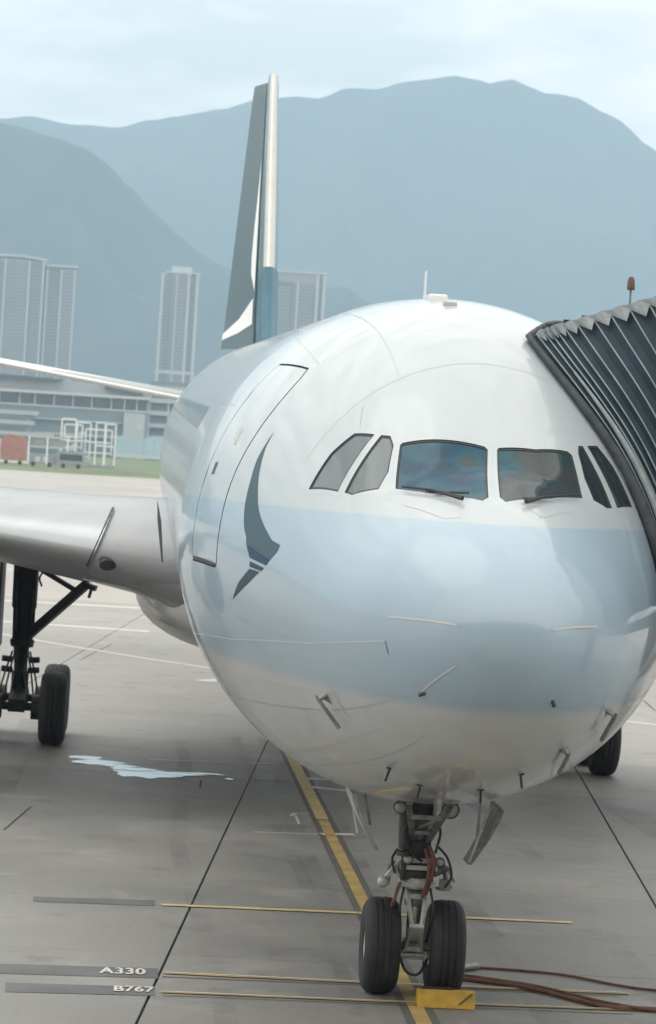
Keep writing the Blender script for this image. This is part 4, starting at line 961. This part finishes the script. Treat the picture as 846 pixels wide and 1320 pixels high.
MB().box(9, 44.2, TY-4.2, TY-3.1, 71, 74).build('refuge_floor', M['tower_lt'], t)
t = tower('tower_block', 108, 156, TY, 168, 'apartment tower with pale crown band standing just right of the tail fin', [(108, 128, 160, 0), (128, 148, 160, -3), (148, 155, 166, 0)])
piers(t, (109, 149.5, 155.5), TY-3, 168, 2.6); piers(t, (132,), TY-3.2, 160, 1.8)
MB().box(107, 149, TY-3, TY+26, 160, 168.5).build('crown_band', M['tower'], t); MB().box(106, 158.5, TY-4, TY+28, 168.5, 170).build('roof_canopy', M['tower_lt'], t)
# terminal building beyond the grass
BY = 1200
tb = empty('airport_building', (-40, BY, 0), 'long low airport building with a strip of dark upper windows beyond the grass', 'building')
MB().box(-95, 0, BY, BY+60, 0, 20.1).build('wall', M['b_wall'], tb)
MB().box(-95, 0, BY+1.2, BY+60, 20.1, 24.8).build('upper_wall', M['b_dark'], tb)
MB().prism([(-97, 24.8), (.8, 24.8), (.8, 25.9), (-97, 25.9)], BY-3, BY+62).build('roof', M['tower_lt'], tb)
MB().prism([(-97, 25.9), (-1, 25.9), (-6, 30.5), (-97, 31)], BY+8, BY+60).build('roof_hood', M['b_roof'], tb)
MB().prism([(-97, 31), (-38, 30.2), (-36, 31.2), (-97, 33.5)], BY+4, BY+40).build('roof_wing', M['b_dark'], tb)
MB().prism([(-18, 28.4), (-2, 27.2), (-2, 28.6), (-18, 31.4)], BY+4, BY+40).build('roof_wing', M['b_dark'], tb)
xs = [(-78, -71), (-70, -62.6), (-61, -54), (-52.5, -47.6), (-46.1, -39), (-38.2, -31.2), (-30.3, -23.4), (-22.5, -15), (-14.4, -9.6), (-8.9, -4.4), (-3.7, -.3)]
for a, c in xs:
    w_ = MB().box(a, c, BY+.9, BY+1.15, 20.5, 24.6).build('window', M['b_glass'], tb)
    MB().box(a-.75, a-.15, BY+.3, BY+1.1, 20.1, 24.8).build('window_mullion', M['tower_lt'], w_)
MB().box(-95, .3, BY-.5, BY, 19.5, 20.2).build('ledge', M['tower_lt'], tb)
MB().box(-9.2, -.4, BY-6, BY, 0, 19.0).build('stair_block', M['b_pale'], tb)
MB().lathe((-2.4, BY-6.05, 13.6), (0, -1, 0), [(0, .01), (0, 1.2), (.1, 1.2), (.1, .01)], 18).build('round_sign', M['tower_lt'], tb)
MB().box(-46, -9.2, BY-2, BY, 8, 9).box(-46, -9.2, BY-2, BY, 14.2, 14.8).build('ledge', M['b_pale'], tb)
cp = empty('car_park_building', (12, BY, 0), 'grey building of open stacked decks at the right end of the airport building', 'building')
for k in range(6):
    MB().box(.6, 26, BY+2, BY+50, 3.2+5.2*k, 5.0+5.2*k).build('deck', M['b_pale'], cp)
MB().box(.8, 25.5, BY+5, BY+48, 0, 33).build('core', M['b_wall'], cp)
for x in (1.2, 9, 17, 25): MB().box(x-.4, x+.4, BY+2.3, BY+3.4, 0, 31).build('column', M['b_pale'], cp)
rdk = empty('access_ramp', (-62, BY-20, 0), 'pale elevated road ramp of stacked decks at the left edge beyond the grass', 'road ramp')
for x0, x1, z in ((-85, -44, 15.4), (-85, -45.5, 11.3), (-85, -37, 6.8)):
    MB().box(x0, x1, BY-24, BY-14, z, z+1.6).build('deck', M['b_pale'], rdk)
for x in (-76, -62, -48): MB().box(x-1, x+1, BY-21, BY-17, 0, 15.4).build('column', M['b_roof'], rdk)
hd = empty('site_hoarding', (-2, BY-25, 0), 'pale blue hoarding with a white base strip along the far edge of the grass', 'hoarding')
for k in range(7):
    MB().box(-12.5+4.1*k, -8.55+4.1*k, BY-25, BY-24.6, 1.7, 9.2).build('panel', M['pale_blue'], hd)
MB().box(-12.6, 17, BY-25.4, BY-25, .4, 1.7).build('base_rail', M['tower_lt'], hd)
# gantry of white frames
GY = 640
ga = empty('white_gantry', (-14, GY, 0), 'open lattice of white steel frames standing on the grass', 'steel frame')
def frame(x0, x1, y, z0, z1, w=.28):
    return MB().bar((x0, y, z0), (x0, y, z1), w).bar((x1, y, z0), (x1, y, z1), w).bar((x0, y, z1), (x1, y, z1), w).bar((x0, y, (z0+z1)/2), (x1, y, (z0+z1)/2), w).bar((x0, y, z0+.5), (x1, y, z0+.5), w)
for x0, x1, y, z0, z1 in ((-20.4, -17.2, GY, 1, 10.8), (-17.0, -13.9, GY+2, 2, 10.2), (-12.6, -10.6, GY, 0, 10.4), (-10.4, -8.2, GY+2, 0, 10.2), (-19.8, -15.8, GY+4, 4, 9.6), (-15, -9, GY+4, 3, 8.8)):
    frame(x0, x1, y, z0, z1, .34).build('frame', M['frame_white'], ga)
st_ = MB()
for k in range(8): st_.box(-20+.5*k, -18.6+.5*k, GY-1, GY+1, 1+.95*k, 1.25+.95*k)
st_.build('steps', M['frame_white'], ga); MB().box(-20.6, -8, GY-1.2, GY+5, 0, .8).build('base', M['gse_grey'], ga)
# cargo loader
LY = 600
cl_ = empty('cargo_loader', (-21, LY, 0), 'boxy grey cargo loader parked on the grass in front of the white frames', 'cargo loader')
MB().box(-26.4, -17.6, LY, LY+4, 6.1, 6.6).box(-26.2, -18, LY+.2, LY+4, 4.0, 4.4).build('platform', M['b_pale'], cl_)
MB().box(-25.6, -18.5, LY+.3, LY+3.8, 4.4, 5.9).build('container', M['gse_grey'], cl_)
MB().box(-26.4, -20, LY, LY+4, .5, 2.6).build('chassis', M['gse_grey'], cl_)
for x in (-26.1, -22.2, -17.9): MB().bar((x, LY-.1, .5), (x, LY-.1, 6.3), .35).build('post', M['frame_white'], cl_)
MB().box(-20, -14, LY-1, LY+3, .6, 3.6).build('body', M['gse_grey'], cl_, bevel=.1); MB().box(-19.4, -14.6, LY-1.08, LY-1, 1.7, 3.0).build('side_window', M['b_glass'], cl_)
for x in (-24.6, -22.9): MB().box(x, x+1, LY-.1, LY, 1.0, 2.1).build('locker_door', M['tower_lt'], cl_)
for x in (-25, -21.5, -18.6, -15.4): MB().lathe((x, LY-1.05, .5), (0, 1, 0), [(0, .001), (0, .5), (.4, .5), (.4, .001)], 14).build('wheel', M['tyre'], cl_, smooth=40)
tr_ = empty('tarpaulin_trailer', (-28, LY+20, 0), 'faded orange tarpaulin trailer left of the grey cargo loader', 'trailer')
MB().prism([(-32.6, .8), (-27.4, .8), (-27.4, 5.6), (-28.6, 6.3), (-31.6, 6.6), (-33.2, 5.0)], LY+20, LY+26).build('tarpaulin', M['orange'], tr_)
MB().bar((-33.4, LY+19.8, .4), (-33.2, LY+19.8, 5.4), .4).box(-33.5, -27, LY+19.9, LY+26, .4, .8).build('chassis', M['frame_white'], tr_)
for x in (-31.6, -28.6): MB().lathe((x, LY+19.9, .4), (0, 1, 0), [(0, .001), (0, .45), (.4, .45), (.4, .001)], 12).build('wheel', M['tyre'], tr_, smooth=40)
cr_ = empty('parked_car', (-37, LY+30, 0), 'dark car with pale arched roof at the far left of the grass', 'car')
MB().loft([[(x, LY+30+k*2, z) for x, z in ((-40.5, .5), (-34.4, .5), (-34.4, 1.9), (-35.4, 2.3), (-36.2, 4.2), (-37.4, 4.7), (-39.2, 4.5), (-40.6, 2.3))] for k in (0, 1)]).build('body', M['b_dark'], cr_, bevel=.15)
MB().prism([(-36.5, 4.3), (-37.4, 4.75), (-39.0, 4.6), (-39.8, 3.4), (-39.5, 3.3), (-38.8, 4.3), (-37.4, 4.4)], LY+29.8, LY+30).build('roof_trim', M['frame_white'], cr_)
MB().prism([(-36.6, 2.6), (-36.9, 3.9), (-38.8, 3.9), (-39.8, 2.6)], LY+29.7, LY+29.8).build('car_window', M['b_glass'], cr_)
for x in (-39.2, -35.6): MB().lathe((x, LY+29.8, .55), (0, 1, 0), [(0, .001), (0, .5), (.3, .5), (.3, .001)], 12).build('wheel', M['tyre'], cr_, smooth=40)

# ------------------------------------------------------------------ hills
def hill(name, prof, y, near, back, m, sx, seed, fx):
    xs = [p[0] for p in prof]
    def rz_(x):
        if x <= xs[0]: return prof[0][1]
        for a, c in zip(prof, prof[1:]):
            if x <= c[0]: u = (x-a[0])/(c[0]-a[0]); u2 = u*u*(3-2*u); return a[1]+(c[1]-a[1])*(.5*u+.5*u2)
        return prof[-1][1]
    nx = int((xs[-1]-xs[0])/sx); rows = []
    ts = [-1+.025*k for k in range(40)]+[.0, .1, .25, .5, 1.0]
    for t_ in ts:
        r = []
        for i in range(nx+1):
            x = xs[0]+sx*i; h = rz_(x); at = abs(t_); yy = y+(t_*near if t_ < 0 else t_*back)
            base = h*(1-at**1.08)
            rg = 1-abs(noise.noise(Vector((x*fx+seed, yy*fx*.35, seed)))*2); rg2 = noise.fractal(Vector((x*fx*3, yy*fx*2, seed)), 1, 2, 4)
            z = base*(1-.42*(1-rg)*min(1, at*2.4)) + h*.06*rg2*min(1, at*4)
            z += h*.004*noise.noise(Vector((x*fx*14, yy*fx*9, 4.4)))*(1 if at < .4 else .3)
            r.append((x, yy, max(z, -5)*(1 if at < 1 else 0)-3))
        rows.append(r)
    o = MB().grid(rows).build(name, m, smooth=180); tag(o, kind='structure'); return o
H1 = [(-1500, 300), (-900, 420), (-500, 400), (-184, 372), (-156.7, 368), (-120, 359), (-83.6, 348.7), (-55.6, 332.6), (-31.6, 309), (1.8, 279.6), (30.5, 254.4), (58.8, 235), (86.8, 222), (130, 212), (170, 207.5), (206, 207), (233, 207), (250, 196.5), (275, 170), (330, 120), (420, 60), (560, 10), (800, 0)]
H2 = [(-4200, 300), (-2600, 520), (-1400, 640), (-900, 720), (-600, 760), (-385, 785), (-310, 796), (-214, 784), (-100, 782), (-25, 806), (50, 821), (163, 848), (238, 876), (332.6, 890.5), (390, 889), (465, 921), (523, 921), (617, 947), (731.6, 970), (765, 964), (810, 958.5), (867, 970), (905, 955), (946, 941), (1024, 937), (1124, 896), (1238, 817), (1350, 700), (1600, 560), (2000, 420), (2800, 300), (4200, 200)]
KH = (4500+25.3)/(3400+25.3)           # ridge points were measured at 3.4 km; the hill stands at 4.5 km
H1 = [(-3.35+(x+3.35)*KH, 5.84+(z-5.84)*KH) for x, z in H1]
hill('near_hill', H1, 4500, 700, 1000, M['hill_near'], 16, 2.7, .005)
hill('far_mountain', H2, 7200, 1650, 1800, M['hill_far'], 28, 9.1, .0022)

# ------------------------------------------------------------------ haze
HZ = mat('air', (1, 1, 1)); t = HZ.node_tree; t.nodes.clear()
o_ = t.nodes.new('ShaderNodeOutputMaterial'); pv = t.nodes.new('ShaderNodeVolumePrincipled'); t.links.new(pv.outputs[0], o_.inputs['Volume'])
pv.inputs['Color'].default_value = (.49, .67, .82, 1); pv.inputs['Density'].default_value = 2.15e-4; pv.inputs['Anisotropy'].default_value = 0.0
hz = MB().box(-4400, 4400, -60, 9200, -1.2, 1010).build('haze', HZ); tag(hz, kind='stuff')
